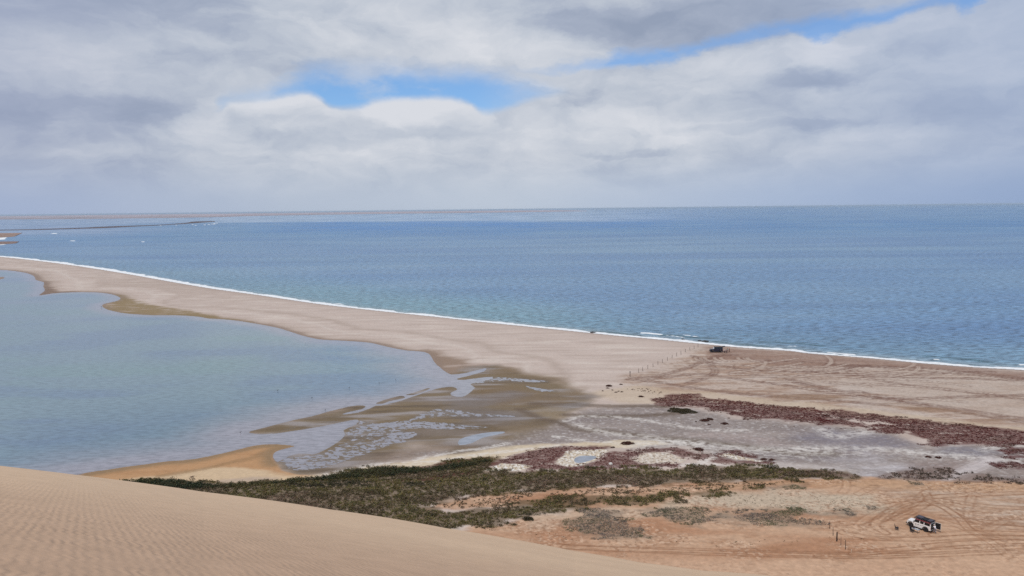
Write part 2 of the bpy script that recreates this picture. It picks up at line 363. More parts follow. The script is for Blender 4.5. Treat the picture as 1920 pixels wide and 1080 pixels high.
def sand_mat(name, ripple=False):
    m, t, b = new_mat(name)
    geo = t.add('ShaderNodeNewGeometry'); a = attr(t, 'tint')
    n1 = t.add('ShaderNodeTexNoise'); n1.inputs['Scale'].default_value = 1.1; n1.inputs['Detail'].default_value = 6; n1.inputs['Roughness'].default_value = .62
    t.link(geo.outputs['Position'], n1.inputs['Vector'])
    f = t.smooth(n1.outputs[0], .25, .75, 0.93, 1.07)
    sc = t.add('ShaderNodeVectorMath', operation='SCALE'); t.link(a.outputs['Color'], sc.inputs[0]); t.link(f, sc.inputs['Scale'])
    t.link(sc.outputs[0], b.inputs['Base Color'])
    w = attr(t, 'wet').outputs['Fac']
    t.link(t.math('MULTIPLY_ADD', w, -0.62, 0.92), b.inputs['Roughness'])
    t.link(t.math('MULTIPLY_ADD', w, 0.45, 0.08), b.inputs['Specular IOR Level'])
    bp = t.add('ShaderNodeBump'); bp.inputs['Distance'].default_value = 0.06
    t.link(t.math('MULTIPLY_ADD', w, -0.35, 0.5, clamp=True), bp.inputs['Strength'])
    if not ripple:
        n2 = t.add('ShaderNodeTexNoise'); n2.inputs['Scale'].default_value = 2.2; n2.inputs['Detail'].default_value = 5
        t.link(geo.outputs['Position'], n2.inputs['Vector']); t.link(n2.outputs[0], bp.inputs['Height'])
    else:
        # wind ripples: broken wavy crests a hand's width apart
        mp = t.add('ShaderNodeMapping'); mp.inputs['Rotation'].default_value = (0, 0, math.radians(-31)); t.link(geo.outputs['Position'], mp.inputs['Vector'])
        nw = t.add('ShaderNodeTexNoise'); nw.inputs['Scale'].default_value = 1.3; nw.inputs['Detail'].default_value = 3
        t.link(mp.outputs[0], nw.inputs['Vector'])
        wv = t.add('ShaderNodeTexWave'); wv.wave_type = 'BANDS'; wv.bands_direction = 'X'
        wv.inputs['Scale'].default_value = 1.75; wv.inputs['Distortion'].default_value = 5.5; wv.inputs['Detail'].default_value = 4; wv.inputs['Detail Scale'].default_value = 1.1
        t.link(mp.outputs[0], wv.inputs['Vector'])
        amp = attr(t, 'ripple').outputs['Fac']
        br = t.smooth(nw.outputs[0], .35, .65, .25, 1.0)
        hgt = t.math('MULTIPLY', t.math('MULTIPLY', wv.outputs['Fac'], br), amp)
        n3 = t.add('ShaderNodeTexNoise'); n3.inputs['Scale'].default_value = 9; n3.inputs['Detail'].default_value = 4; t.link(geo.outputs['Position'], n3.inputs['Vector'])
        t.link(t.math('ADD', hgt, t.math('MULTIPLY', n3.outputs[0], .35)), bp.inputs['Height'])
        bp.inputs['Distance'].default_value = 0.034; 
    t.link(bp.outputs[0], b.inputs['Normal'])
    return m
M_SAND = sand_mat('sand_ground'); M_DUNE = sand_mat('dune_sand', True)

def water_mat(name, chop):
    m, t, b = new_mat(name)
    geo = t.add('ShaderNodeNewGeometry'); a = attr(t, 'tint'); foam = attr(t, 'foam').outputs['Fac']; calm = attr(t, 'calm').outputs['Fac']
    mp = t.add('ShaderNodeMapping'); mp.inputs['Rotation'].default_value = (0, 0, math.radians(14)); mp.inputs['Scale'].default_value = (0.33, 1.0, 1)
    t.link(geo.outputs['Position'], mp.inputs['Vector'])
    hs = []
    for s, w in (((0.055, 1.2), (.22, 1.0), (0.7, .55)) if chop else ((.5, .5), (1.7, .35))):
        n = t.add('ShaderNodeTexNoise'); n.inputs['Scale'].default_value = s; n.inputs['Detail'].default_value = 4; n.inputs['Roughness'].default_value = .55
        t.link(mp.outputs[0], n.inputs['Vector']); hs.append(t.math('MULTIPLY', n.outputs[0], w))
    h = hs[0]
    for x in hs[1:]: h = t.math('ADD', h, x)
    bp = t.add('ShaderNodeBump'); bp.inputs['Distance'].default_value = 1.7 if chop else .12
    t.link(t.math('MULTIPLY_ADD', calm, -0.9, 0.95, clamp=True), bp.inputs['Strength'])
    t.link(h, bp.inputs['Height']); t.link(bp.outputs[0], b.inputs['Normal'])
    # whitish foam broken up by noise
    nf = t.add('ShaderNodeTexNoise'); nf.inputs['Scale'].default_value = .55; nf.inputs['Detail'].default_value = 6; t.link(geo.outputs['Position'], nf.inputs['Vector'])
    ff = t.smooth(t.math('ADD', foam, t.math('MULTIPLY_ADD', nf.outputs[0], .9, -.45)), .35, .62)
    # wavelet shading painted into the water colour by noise: darker backs, lighter faces
    nd = t.add('ShaderNodeTexNoise'); nd.inputs['Scale'].default_value = .6 if chop else .9; nd.inputs['Detail'].default_value = 6; nd.inputs['Roughness'].default_value = .68; t.link(mp.outputs[0], nd.inputs['Vector'])
    dk = t.smooth(nd.outputs[0], .36, .60, .40 if chop else .78, 1.30 if chop else 1.14)
    sc = t.add('ShaderNodeVectorMath', operation='SCALE'); t.link(a.outputs['Color'], sc.inputs[0]); t.link(dk, sc.inputs['Scale'])
    t.link(t.mix(ff, sc.outputs[0], (.80, .82, .82)), b.inputs['Base Color'])
    t.link(t.math('MULTIPLY_ADD', ff, .5, .30 if chop else .16), b.inputs['Roughness'])
    b.inputs['IOR'].default_value = 1.33
    b.inputs['Specular IOR Level'].default_value = .32 if chop else .42
    return m
M_SEA = water_mat('sea_water', True); M_LAG = water_mat('lagoon_water', False)

def tag(o, label=None, cat=None, group=None, kind=None):
    if label: o['label'] = label
    if cat: o['category'] = cat
    if group: o['group'] = group
    if kind: o['kind'] = kind
    return o

# ------------------------------------------------------------------ low ground
STEP = 1.1
rows = np.concatenate([np.arange(60, 812, STEP), np.arange(815, 1000, 12)])
cin = np.arange(-0.72, 0.72, 1.25 / F)
cols_u = np.concatenate([np.linspace(-1.3, -0.725, 60), cin, np.linspace(0.725, 1.3, 60)])
D = F * H / rows
Yg = np.repeat(D[:, None], len(cols_u), 1); Xg = Yg * cols_u[None, :]
shape = Yg.shape
X = Xg.ravel(); Y = Yg.ravel()
pre_s = sdp(X, Y, W_SEA, 60.0)
keepv = pre_s < 12
Q = grid_faces(shape[0], shape[1], keepv)
V0, Q, X, Y = compact(np.stack([X, Y], 1), Q, X, Y)
hh, ds, dl, land, mud, spk = height_map(X, Y)
# drop what lies under deep water
deep = (hh < -0.15)
Q = Q[~deep[Q].all(1)]
V0, Q, X, Y, hh, ds, dl, land, mud, spk = compact(V0, Q, X, Y, hh, ds, dl, land, mud, spk)
print('ground verts', len(X))

n_l = fbm(X, Y, 45, 3, 61); n_m = fbm(X, Y, 9, 4, 62, 1.8); n_f = fbm(X, Y, 1.6, 4, 63, 1.5, .6); n_s = fbm(X, Y, 5, 4, 64, 6.0)
C = np.repeat(alb(192, 175, 163)[None, :], len(X), 0)
wet = np.zeros(len(X))
def lay(mask, col):
    global C
    mask = np.clip(mask, 0, 1)[:, None]
    C = C * (1 - mask) + np.asarray(col)[None, :] * mask
def area(poly, soft=1.0, warp=0.0, size=6.0, seed=9, n=2, margin=12.0):
    d = sdp(X, Y, WP(poly, n), margin)
    if warp: nb = (np.abs(d) < warp * 2 + soft).astype(float); d = d + nb * warp * nz(nb, X, Y, size, 4, seed, 1.6)
    return ss(-soft, soft, d), d
C *= (1 + .04 * n_m + .03 * n_l)[:, None]
lay(.6 * ss(.05, .7, n_s), alb(206, 193, 180)); lay(.55 * ss(.0, .7, -n_s + .3 * n_f), alb(172, 154, 141)); tl = dl / (9 + 8 * np.clip((Y - 200) / 500, 0, 1)) + .25 * n_m; lay(.45 * np.exp(-((tl + 2.6) / .25) ** 2) * (land < 60), alb(164, 146, 132)); lay(.35 * np.exp(-((tl + 1.6) / .15) ** 2) * (land < 60), alb(208, 196, 184))
# driven part of the beach
BR = [(1165, 712), (1230, 690), (1290, 668), (1330, 645), (1400, 640), (1920, 680), (2600, 730), (2600, 890), (2300, 850), (1920, 806), (1760, 790), (1600, 768), (1440, 756), (1330, 738), (1250, 735), (1190, 722)]
m, _ = area(BR, 5, 5, 12)
lay(.7 * m, alb(182, 163, 147))
lay(m * .85 * ss(-.15, .4, nz(m, X, Y, 7, 4, 71, 5)), alb(162, 134, 114))
lay(m * .75 * ss(-.05, .4, nz(m, X, Y, 2.0, 4, 72, 3, .65)), alb(150, 124, 106))
lay(m * .6 * ss(.05, .5, nz(m, X, Y, 8, 3, 73, 4)), alb(190, 176, 164))
PALE = [(1640, 692), (1700, 690), (1800, 697), (1920, 708), (2300, 730), (2300, 830), (1920, 782), (1800, 770), (1700, 750), (1600, 728), (1560, 715), (1640, 708)]
m2, _ = area(PALE, 3, 4, 10); lay(.75 * m2 * (.8 + .2 * n_m), alb(184, 168, 154))
SURFBR = [(1330, 652), (1400, 655), (1480, 660), (1640, 674), (1920, 697), (2500, 735), (2500, 760), (1920, 712), (1760, 692), (1640, 686), (1560, 692), (1470, 690), (1400, 675), (1330, 672)]
m2, _ = area(SURFBR, 2, 3, 8); lay(.9 * m2 * (.8 + .35 * n_s), alb(140, 112, 98))
CREAM = [(1170, 725), (1230, 728), (1320, 736), (1440, 750), (1600, 764), (1760, 785), (1920, 801), (2300, 840), (2300, 850), (1920, 810), (1700, 790), (1500, 770), (1280, 750), (1215, 758), (1150, 752), (1110, 738)]
m2, _ = area(CREAM, 2, 2, 6); lay(.6 * m2, alb(192, 172, 146))
for ln in TRACKS:
    L = world_line(ln); d = dline(X, Y, L, 3.0)
    for off in (0.0, 1.15):
        rut = np.exp(-((np.abs(d) - off) / .5) ** 2) * (d < 2.9)
        lay((.85 if len(ln) > 2 and not isinstance(ln, np.ndarray) else .55) * rut * (0.75 + .9 * n_f), alb(118, 90, 78))
    if isinstance(ln, np.ndarray): lay(.5 * np.exp(-((d - .3) / .35) ** 2), alb(206, 190, 174))
BELT = [(1480, 738), (1620, 748), (1700, 758), (1832, 776), (1920, 786), (2300, 830), (2300, 838), (1920, 798), (1800, 782), (1660, 762), (1560, 754), (1440, 748)]
m2, _ = area(BELT, 1.5, 1.5, 6); lay(.8 * m2 * ss(-.5, .4, n_s), alb(140, 112, 90))
# sea edge, wet sand
lay(.5 * ss(-14, -1, ds) * (.6 + .6 * n_s), alb(165, 145, 132)); e = ss(-3.2, -.8, ds); lay(.8 * e, alb(140, 122, 112)); wet = np.maximum(wet, .7 * e)
# lagoon edge, brown wet rim
farw = np.clip((Y - 200) / 500, 0, 1)
rimw = 3.0 + 6 * farw + 2.5 * n_m
rim = ss(-1.0, -.2, dl / rimw) * (land < 30)
lay(.85 * rim, alb(128, 106, 90)); wet = np.maximum(wet, .35 * rim)
rim2 = ss(-2.2, -.6, dl / rimw); lay(.35 * rim2, alb(150, 130, 112))
for poly, cc, k in (([(217, 552), (240, 559), (275, 570), (350, 582), (400, 591), (450, 599), (470, 607), (400, 600), (300, 594), (225, 590), (192, 574), (222, 563)], (134, 114, 78), .85),
                    ([(70, 556), (84, 540), (84, 528), (100, 543), (140, 547), (170, 548), (100, 554)], (120, 98, 82), .8),
                    ([(797, 657), (830, 664), (870, 677), (930, 687), (960, 694), (905, 698), (847, 706), (805, 690), (800, 670)], (138, 116, 98), .85)):
    m2, _ = area(poly, 4, 5, 9); lay(k * m2 * ss(-.7, .2, n_s + .6 * n_m + .3), alb(*cc))
# grey salt flats
m_rough = area(BR, 5, 5, 12)[0]
m, dfl = area(FLATS, 3.5, 4, 12); m_rough = np.maximum(m_rough, m)
lay(m, alb(142, 130, 123)); 
lay(m * .6 * ss(-.1, .6, nz(m, X, Y, 10, 4, 81, 6)), alb(134, 122, 118)); lay(m * .5 * ss(.05, .6, nz(m, X, Y, 6, 4, 82, 6)), alb(166, 153, 145))
lay(m * .45 * ss(.1, .6, nz(m, X, Y, 1.2, 3, 83, 2)), alb(130, 120, 118)); lay(m * .5 * ss(.15, .6, nz(m, X, Y, .8, 3, 84, 2)), alb(200, 194, 190))
for poly, cc, k in (([(1480, 815), (1560, 808), (1660, 822), (1720, 838), (1680, 845), (1560, 838), (1500, 830)], (122, 116, 124), .7),
                    ([(1780, 838), (1850, 838), (1900, 846), (1850, 858), (1770, 852)], (120, 118, 128), .6), ([(1440, 846), (1530, 846), (1680, 855), (1600, 862), (1520, 862), (1440, 854)], (124, 115, 118), .6),
                    ([(1300, 812), (1400, 812), (1480, 835), (1380, 832)], (172, 155, 148), .5), ([(1700, 862), (1830, 862), (1850, 870), (1780, 880), (1700, 876)], (142, 124, 116), .6),
                    ([(1800, 888), (1870, 872), (2000, 884), (2000, 900), (1900, 900)], (150, 134, 124), .5)):
    m2, _ = area(poly, 4, 5, 10); lay(k * m2 * (.8 + .5 * n_f), alb(*cc))
# mud of the tidal corner
m, dmu = area(MUD, 4.0, 5, 14, 12)
lay(m, alb(124, 107, 84)); lay(m * .65 * ss(-.1, .6, nz(m, X, Y, 16, 4, 91, 2.6)), alb(102, 86, 66)); lay(m * .7 * ss(.0, .55, nz(m, X, Y, 14, 4, 92, 3.5)), alb(128, 116, 108))
lay(m * .55 * ss(.1, .5, nz(m, X, Y, 5, 4, 93, 5)), alb(88, 76, 66)); sh = m * ss(.05, .5, nz(m, X, Y, 7, 4, 94, 5)); lay(sh * .6, alb(160, 152, 150)); wet = np.maximum(wet, .6 * sh)
wet = np.maximum(wet, m * (.16 + .2 * n_m))
for poly, cc, k in (([(880, 735), (920, 722), (975, 720), (985, 732), (1060, 740), (1085, 735), (1050, 760), (960, 762), (900, 756)], (124, 104, 80), .8),
                    ([(910, 692), (960, 690), (1040, 706), (1085, 728), (1070, 738), (1040, 716), (980, 704), (925, 702)], (128, 108, 84), .8),
                    ([(985, 768), (1040, 762), (1065, 775), (1060, 785), (1010, 783), (960, 772)], (140, 122, 98), .8),
                    ([(950, 795), (1000, 790), (1040, 800), (1000, 812), (950, 810)], (136, 118, 98), .6),
                    ([(860, 745), (960, 735), (990, 742), (930, 756), (930, 768), (1000, 775), (980, 790), (860, 790), (840, 765)], (120, 112, 110), .6),
                    ([(720, 812), (800, 806), (880, 808), (860, 816), (780, 826), (720, 826)], (120, 106, 92), .6),
                    ([(560, 893), (640, 882), (720, 852), (800, 836), (860, 834), (880, 842), (800, 850), (720, 870), (640, 886)], (124, 105, 88), .7)):
    m2, _ = area(poly, 4, 4, 9); lay(k * m2 * (.85 + .4 * n_m), alb(*cc))
near_spk = spk * ss(.03, .0, hh)
lay(.6 * near_spk, alb(104, 92, 80)); wet = np.maximum(wet, .8 * near_spk)
for L_ in TIDE_LINES:
    d = dline(X, Y, catmull(PP(L_), 4, False), 8); d = d + .5 * n_m
    lay(.75 * np.exp(-(d / 1.5) ** 2), alb(104, 88, 74))
# pale rim of the flats against the bushes
EDGE = [(430, 906), (520, 898), (620, 888), (680, 876), (760, 866), (830, 856), (880, 848), (960, 838), (1040, 832), (1120, 830), (1180, 826), (1260, 832), (1180, 840), (1060, 838), (1000, 845), (940, 860), (830, 874), (760, 880), (620, 896), (500, 906)]
m2, _ = area(EDGE, 1.0, 1.2, 5); lay(.8 * m2, alb(206, 188, 158))
for L_, w in SALT_LINES:
    d = dline(X, Y, catmull(PP(L_), 4, False), 8) + .9 * w * n_f
    lay(.62 * np.exp(-(d / w) ** 2) * ss(-.5, .3, n_f), alb(218, 211, 202))
SALTZ = [(1150, 838), (1200, 826), (1300, 830), (1400, 842), (1540, 846), (1700, 846), (1900, 862), (1920, 870), (1780, 866), (1640, 858), (1540, 862), (1440, 858), (1340, 850), (1250, 838)]
m2, _ = area(SALTZ, 3, 3, 6); lay(.55 * m2 * ss(-.05, .4, nz(m2, X, Y, 1.1, 4, 84, 2.2, .7)), alb(212, 205, 196))
m2, _ = area([(1430, 868), (1520, 870), (1600, 885), (1612, 897), (1500, 882), (1440, 878)], 2, 2, 5); lay(.7 * m2, alb(190, 180, 172))
m2, _ = area(MIST, 4, 5, 8); lay(.6 * m2 * (.75 + .5 * n_m), alb(186, 179, 178)); lay(.5 * m2 * ss(.1, .6, nz(m2, X, Y, 3, 3, 86, 3)), alb(206, 200, 200))
d = dline(X, Y, catmull(PP([(1860, 862), (1840, 872), (1812, 884), (1795, 892), (1772, 904)]), 4, False), 8); lay(.75 * np.exp(-(d / 1.7) ** 2), alb(196, 186, 182))
# sand spit below the dune
m, dsp = area(SANDSPIT, .6, .4, 5)
lay(m, alb(182, 142, 104)); lay(m * .5 * ss(0, .6, n_s), alb(166, 124, 88))
m2, _ = area([(225, 900), (300, 893), (380, 880), (420, 876), (460, 877), (500, 884), (540, 892), (600, 893), (560, 900), (440, 910), (350, 905), (250, 905)], 1.2, 1.2, 6); lay(.85 * m2, alb(204, 180, 148))
m2, _ = area([(400, 905), (420, 900), (480, 895), (520, 897), (500, 901), (440, 907)], 1, .6, 4); lay(.6 * m2, alb(168, 150, 138))
rimS = m * ss(-5.0, -1.0, dl + 1.0 * n_m); lay(.85 * rimS, alb(134, 108, 74)); wet = np.maximum(wet, .5 * rimS)
d = dline(X, Y, catmull(PP([(300, 893), (380, 880), (440, 866), (475, 858), (490, 850)]), 4, False), 8) + .4 * n_m; lay(.6 * np.exp(-(d / .8) ** 2), alb(146, 116, 84))
# orange plain at the foot of the dune
m, dpl = area(PLAIN, 1.2, 1.8, 4, 14)
plainm = m; m_rough = np.maximum(m_rough, m)
lay(m, alb(190, 156, 128)); lay(m * .75 * ss(-.25, .45, nz(m, X, Y, 9, 4, 101, 4)), alb(164, 118, 88)); lay(m * .5 * ss(0, .6, nz(m, X, Y, 3, 4, 102, 2.5)), alb(158, 118, 90))
m2, _ = area([(1240, 948), (1280, 930), (1360, 926), (1450, 920), (1560, 925), (1640, 935), (1680, 950), (1640, 968), (1560, 960), (1440, 955), (1300, 950)], 2.5, 2.5, 5); lay(.85 * m2, alb(190, 174, 152)); 
lay(.5 * m2 * ss(.25, .5, nz(m2, X, Y, .6, 3, 104)), alb(120, 104, 86))
m2, _ = area([(1000, 968), (1100, 955), (1240, 952), (1220, 970), (1100, 972), (1020, 990), (980, 985)], 2, 2, 5); lay(.7 * m2, alb(192, 168, 144))
m2, _ = area([(1640, 915), (1760, 918), (1920, 925), (2200, 935), (2200, 1000), (1920, 992), (1800, 975), (1700, 935)], 3, 3, 6); lay(.6 * m2, alb(176, 150, 128)); lay(.6 * m2 * ss(-.1, .5, nz(m2, X, Y, 2.2, 4, 105, 6)), alb(194, 176, 158)); lay(.5 * m2 * ss(.1, .5, nz(m2, X, Y, 1.6, 4, 106, 6)), alb(146, 112, 88))
m2, _ = area([(1300, 908), (1440, 902), (1640, 899), (1920, 908), (1920, 920), (1640, 918), (1440, 912), (1340, 920)], 1.5, 1.5, 5); lay(.7 * m2, alb(184, 148, 116)); lay(.5 * m2 * ss(.1, .5, nz(m2, X, Y, 1.2, 4, 107, 3)), alb(128, 98, 76))
SMOOTHS = [(900, 1040), (1100, 1044), (1300, 1044), (1500, 1050), (1700, 1050), (1920, 1046), (2500, 1040), (2500, 1300), (900, 1300)]
m2, _ = area(SMOOTHS, 2.2, 1.0, 5); lay(.75 * m2, alb(196, 162, 134)); smoothz = m2
# churned darker sand, with the shade of footprint dents painted into the colour
foot = ss(.10, .36, nz(plainm, X, Y, .85, 3, 108, 1.2)); reg = ss(-.2, .3, nz(plainm, X, Y, 7, 3, 109, 2))
lay(plainm * (1 - .55 * smoothz) * reg * foot * .6, alb(140, 104, 80))
foot2 = ss(.12, .4, nz(plainm, X, Y, .7, 3, 110, 1.2)); lay(plainm * (1 - .7 * smoothz) * reg * foot2 * .5, alb(212, 184, 158))
for ln in PLAIN_TRACKS:
    L = world_line(ln); d = dline(X, Y, L, 2.2)
    hand = not isinstance(ln, np.ndarray); lay((.52 if hand else .32) * plainm * np.exp(-((d - .8) / .24) ** 2) * (.6 + .9 * ss(-.4, .3, n_f)), alb(136, 96, 70)); lay(.25 * plainm * np.exp(-((d - .4) / .2) ** 2) * ss(-.2, .4, n_f), alb(210, 182, 154))
# soil under the plants
veg = np.zeros(len(X)); 
m2, d = area(GREEN, 1.0, 2.2, 4, 15); veg = np.maximum(veg, m2); lay(.8 * m2, alb(108, 90, 68))
for g in REDS:
    m2, d = area(g, .8, 1.5, 3, 16, 1); lay(.75 * m2 * ss(-.9, -.2, nz(m2, X, Y, 2, 3, 316, 2)), alb(92, 48, 44))
for g in DRYS:
    m2, d = area(g, 1.6, 2.0, 3, 23, 1); lay(.55 * m2, alb(126, 114, 100))
for g in BROWNS:
    m2, d = area(g, .8, 1.5, 4, 17, 1); lay(.6 * m2, alb(118, 96, 84))
for g, k in CRUSTS:
    m2, d = area(g, .25, .6, 2, 18, 1); lay(m2 * k, alb(196, 180, 156)); lay(m2 * k * ss(-.1, .3, nz(m2, X, Y, .8, 3, 19)), alb(228, 222, 212)); lay(m2 * .7 * ss(.2, .5, nz(m2, X, Y, .7, 3, 20)), alb(110, 92, 78))
grain = 1 + .13 * fbm(X, Y, .9, 3, 150, 1.4, .7) * (.35 + .9 * np.clip(m_rough, 0, 1)) + .05 * n_f
C *= grain[:, None]
hh = hh + plainm * (.05 * nz(plainm, X, Y, 6, 4, 120, 1.5) + .035 * (1 - smoothz) * nz(plainm, X, Y, 1.3, 3, 121)) * ss(0, 6, land)
ground = mesh_from('ground', np.stack([X, Y, hh], 1), Q, M_SAND, True, np.clip(C, .005, .9), {'wet': np.clip(wet, 0, 1)})
tag(ground, kind='structure')

# ------------------------------------------------------------------ dune under the camera
EP = [(-3000, 900 - 24), (-100, 857), (0, 870), (140, 887), (380, 920), (620, 954), (840, 990), (960, 1010), (1080, 1033), (1200, 1053), (1320, 1069), (1500, 1085), (1700, 1105), (1920, 1135), (2400, 1180)]
ex = []; es = []
for px, py in EP:
    if px < -1000: continue
    d = ray(px, py); ex.append(math.atan2(d[0], d[1])); es.append(-d[2] / math.hypot(d[0], d[1]))
ex = np.array(ex); es = np.array(es)
tA = ex[1]; tB = azel(1080, 1033)[0]
def crest_r(th):
    k = ss(tA - .25, tB, th)
    Dd = 46 + (F * H / 644 - 46) * k ** 1.5
    Dd = np.where(th > tB, np.maximum(0, H / np.interp(th, ex, es)) / 1.0, Dd / np.cos(np.clip(th, -1, 1)))
    return Dd
def dune_h(x, y):
    r = np.hypot(x, y) + 1e-6; th = np.arctan2(x, y)
    e = np.interp(th, ex, es)
    back = ss(.75, 2.6, np.abs(th)); e = e * (1 - back) + .40 * back
    thc = np.clip(th, -.9, .9)
    R = crest_r(thc)
    s = e - 1.7 / R
    z = H - 1.7 - s * r
    lee = H - 1.7 - s * R - .60 * (r - R)
    k = 1.4 + .03 * r * 0
    dz = z - lee
    # rounded crest
    out = np.where(r < R, z, lee) - k * .25 * np.exp(-np.abs(r - R) / k)
    und = .10 * fbm(x, y, 16, 3, 130) * ss(2, 20, r) * ss(0, 18, np.abs(R - r) + (th > tB) * 10)
    return out + und, R, r, th
ths = np.concatenate([np.radians(np.linspace(-180, -50, 60, endpoint=False)), np.radians(np.linspace(-50, 50, 560, endpoint=False)), np.radians(np.linspace(50, 180, 60))])
rs = np.concatenate([np.linspace(0, 3, 12, endpoint=False), np.geomspace(3, 215, 430)])
TH, RR = np.meshgrid(ths, rs)
xd = (RR * np.sin(TH)).ravel(); yd = (RR * np.cos(TH)).ravel()
zd, Rd, rd, td = dune_h(xd, yd)
zd = np.maximum(zd, -2.0)
Qd = grid_faces(len(rs), len(ths), (zd > -1.9))
Cd = np.repeat(alb(214, 184, 153)[None, :], len(xd), 0)
nl = fbm(xd, yd, 22, 4, 131, 2)
Cd *= (1 + .05 * nl + .02 * fbm(xd, yd, .8, 3, 132))[:, None]
k = (.6 * ss(50, 9, rd))[:, None]; Cd = Cd * (1 - k) + alb(176, 142, 118)[None, :] * k  # shadow gradient painted in: sand darkens towards the camera
k = ss(4.0, .2, zd)[:, None] * (td > tB - .12)[:, None]; Cd = Cd * (1 - k * .8) + alb(196, 162, 134)[None, :] * k * .8
rip = ss(55, 14, rd) * (.55 + .6 * ss(-.4, .5, fbm(xd, yd, 9, 3, 133))) + .06
Vd, Qd, Cd, rip = compact(np.stack([xd, yd, zd], 1), Qd, Cd, rip)
dune = mesh_from('sand_dune', Vd, Qd[:, ::-1], M_DUNE, True, Cd, {'wet': np.zeros(len(Vd)), 'ripple': rip})
tag(dune, kind='structure')

# ------------------------------------------------------------------ water
MID = PP([(-700, 455), (-200, 480), (0, 494), (100, 515), (300, 560), (500, 583), (800, 625), (900, 640), (1100, 668), (1500, 720), (2500, 800)])
def wcol(lst):
    return alb(*lst)
def water(name, rows, us, side, mat, sea):
    Dw = F * H / rows
    Yw = np.repeat(Dw[:, None], len(us), 1); Xw = Yw * us[None, :]
    x = Xw.ravel(); y = Yw.ravel()
    ym = np.interp(x, MID[:, 0], MID[:, 1])
    if MID[0, 0] > MID[-1, 0]: ym = np.interp(x, MID[::-1, 0], MID[::-1, 1])
    keep = (y > ym) if sea else (y <= ym)
    if not sea: keep &= x < 30
    q = grid_faces(len(rows), len(us)); q = q[keep[q].all(1)] if not sea else q[keep[q].any(1)]
    V, q, x, y = compact(np.stack([x, y, 0 * x], 1), q, x, y)
    return V, q, x, y
us = np.concatenate([np.linspace(-1.3, -.72, 30), np.arange(-.715, .715, 2.0 / F), np.linspace(.72, 1.3, 30)])
V, q, x, y = water('sea', np.concatenate([[0.9, 1.3], np.arange(1.8, 30, .7), np.arange(30, 345, 1.1)]), us, 1, M_SEA, True)
ds_ = sdp(x, y, W_SEA, 120.0)
def xp(px, py, n=1): return np.array([P(px, py)])
uu = x / y; dd = F * H / y          # bearing and angle under the horizon, to place shoals and the sky reflections painted into the colour
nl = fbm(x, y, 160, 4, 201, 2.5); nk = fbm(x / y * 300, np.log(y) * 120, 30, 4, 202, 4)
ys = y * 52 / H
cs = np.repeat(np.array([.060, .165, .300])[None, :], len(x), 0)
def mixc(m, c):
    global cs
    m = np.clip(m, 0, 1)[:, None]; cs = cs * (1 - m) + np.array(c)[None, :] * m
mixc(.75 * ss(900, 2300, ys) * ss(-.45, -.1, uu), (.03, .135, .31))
mixc(.80 * ss(1500, 2400, ys) * ss(-.42, -.2, uu) * ss(.42, .05, uu), (.0, .125, .36))  # blue reflection of the cloud gap painted into the water
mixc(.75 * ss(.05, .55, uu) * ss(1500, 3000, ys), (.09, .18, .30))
mixc(.95 * ss(2900, 3500, ys + 350 * nk + 1500 * np.clip(uu, -1, .1)) * ss(.35, .05, uu), (.26, .34, .44))  # pale far band: shoals plus painted glare of reflected cloud
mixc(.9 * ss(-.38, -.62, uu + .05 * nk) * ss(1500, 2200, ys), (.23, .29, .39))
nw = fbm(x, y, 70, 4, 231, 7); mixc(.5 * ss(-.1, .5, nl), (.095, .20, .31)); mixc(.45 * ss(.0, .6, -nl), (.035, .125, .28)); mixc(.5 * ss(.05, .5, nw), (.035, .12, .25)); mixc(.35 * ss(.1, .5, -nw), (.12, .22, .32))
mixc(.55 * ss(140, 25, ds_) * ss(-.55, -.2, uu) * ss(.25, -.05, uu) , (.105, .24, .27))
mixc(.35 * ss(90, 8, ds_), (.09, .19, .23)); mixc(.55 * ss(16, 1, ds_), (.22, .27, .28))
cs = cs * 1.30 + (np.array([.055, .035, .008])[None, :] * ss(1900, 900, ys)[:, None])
# foam along the beach and on the small breakers
along = fbm(x, y, 22, 4, 210); fine = fbm(x, y, 5, 3, 211)
fw = (3.4 + 9.0 * ss(180, 800, ys)) * (1 + .75 * along)
foam = 1 - ss(.35, 1.05, (ds_ + 1.3 * fine) / fw)
second = np.exp(-((ds_ - fw * 2.2 - 1.2 * fine) / (1.0 + y / 500)) ** 2) * ss(.05, .4, along) * .8 * ss(420, 300, ys)
foam = np.maximum(foam, second * (ds_ > 0))
brk = [([(1204, 624), (1220, 625), (1238, 627)], 1.3), ([(1283, 628), (1293, 629)], 1.0), ([(1301, 630.5), (1308, 631)], .8), ([(628, 569), (642, 570)], 1.5), ([(300, 508.5), (306, 508.6)], 2.5), ([(96, 452.5), (112, 452.8)], 3.5), ([(119, 451), (138, 451.6)], 4.5),
       ([(75, 437.6), (110, 437.6)], 3), ([(215, 453), (290, 453.5)], 1.6), ([(0, 449), (8, 443), (19, 440), (26, 439)], 10), ([(0, 459.5), (9, 457), (22, 456)], 6), ([(330, 423), (380, 422), (410, 418)], 6),
       ([(280, 424), (400, 420), (520, 418)], 4), ([(1555, 661), (1575, 663), (1600, 665)], 1.2)]
for ln, w in brk:
    d = dline(x, y, catmull(PP(ln), 3, False), w * 4); foam = np.maximum(foam, 1.05 * np.exp(-(d / w) ** 2))
gr = np.zeros(len(x))
for ln in ([(1238, 628), (1270, 629), (1300, 633), (1340, 634)], [(1120, 621), (1160, 624), (1200, 630)], [(1340, 640), (1400, 646), (1440, 650)], [(1430, 641), (1500, 644), (1540, 648)], [(1740, 668), (1800, 672), (1850, 678)]):
    d = dline(x, y, catmull(PP(ln), 3, False), 8) + .8 * fine; gr = np.maximum(gr, np.exp(-(d / 1.4) ** 2))
mixc(.7 * gr, (.02, .07, .075))  # dark green wave shadows painted beside the breakers
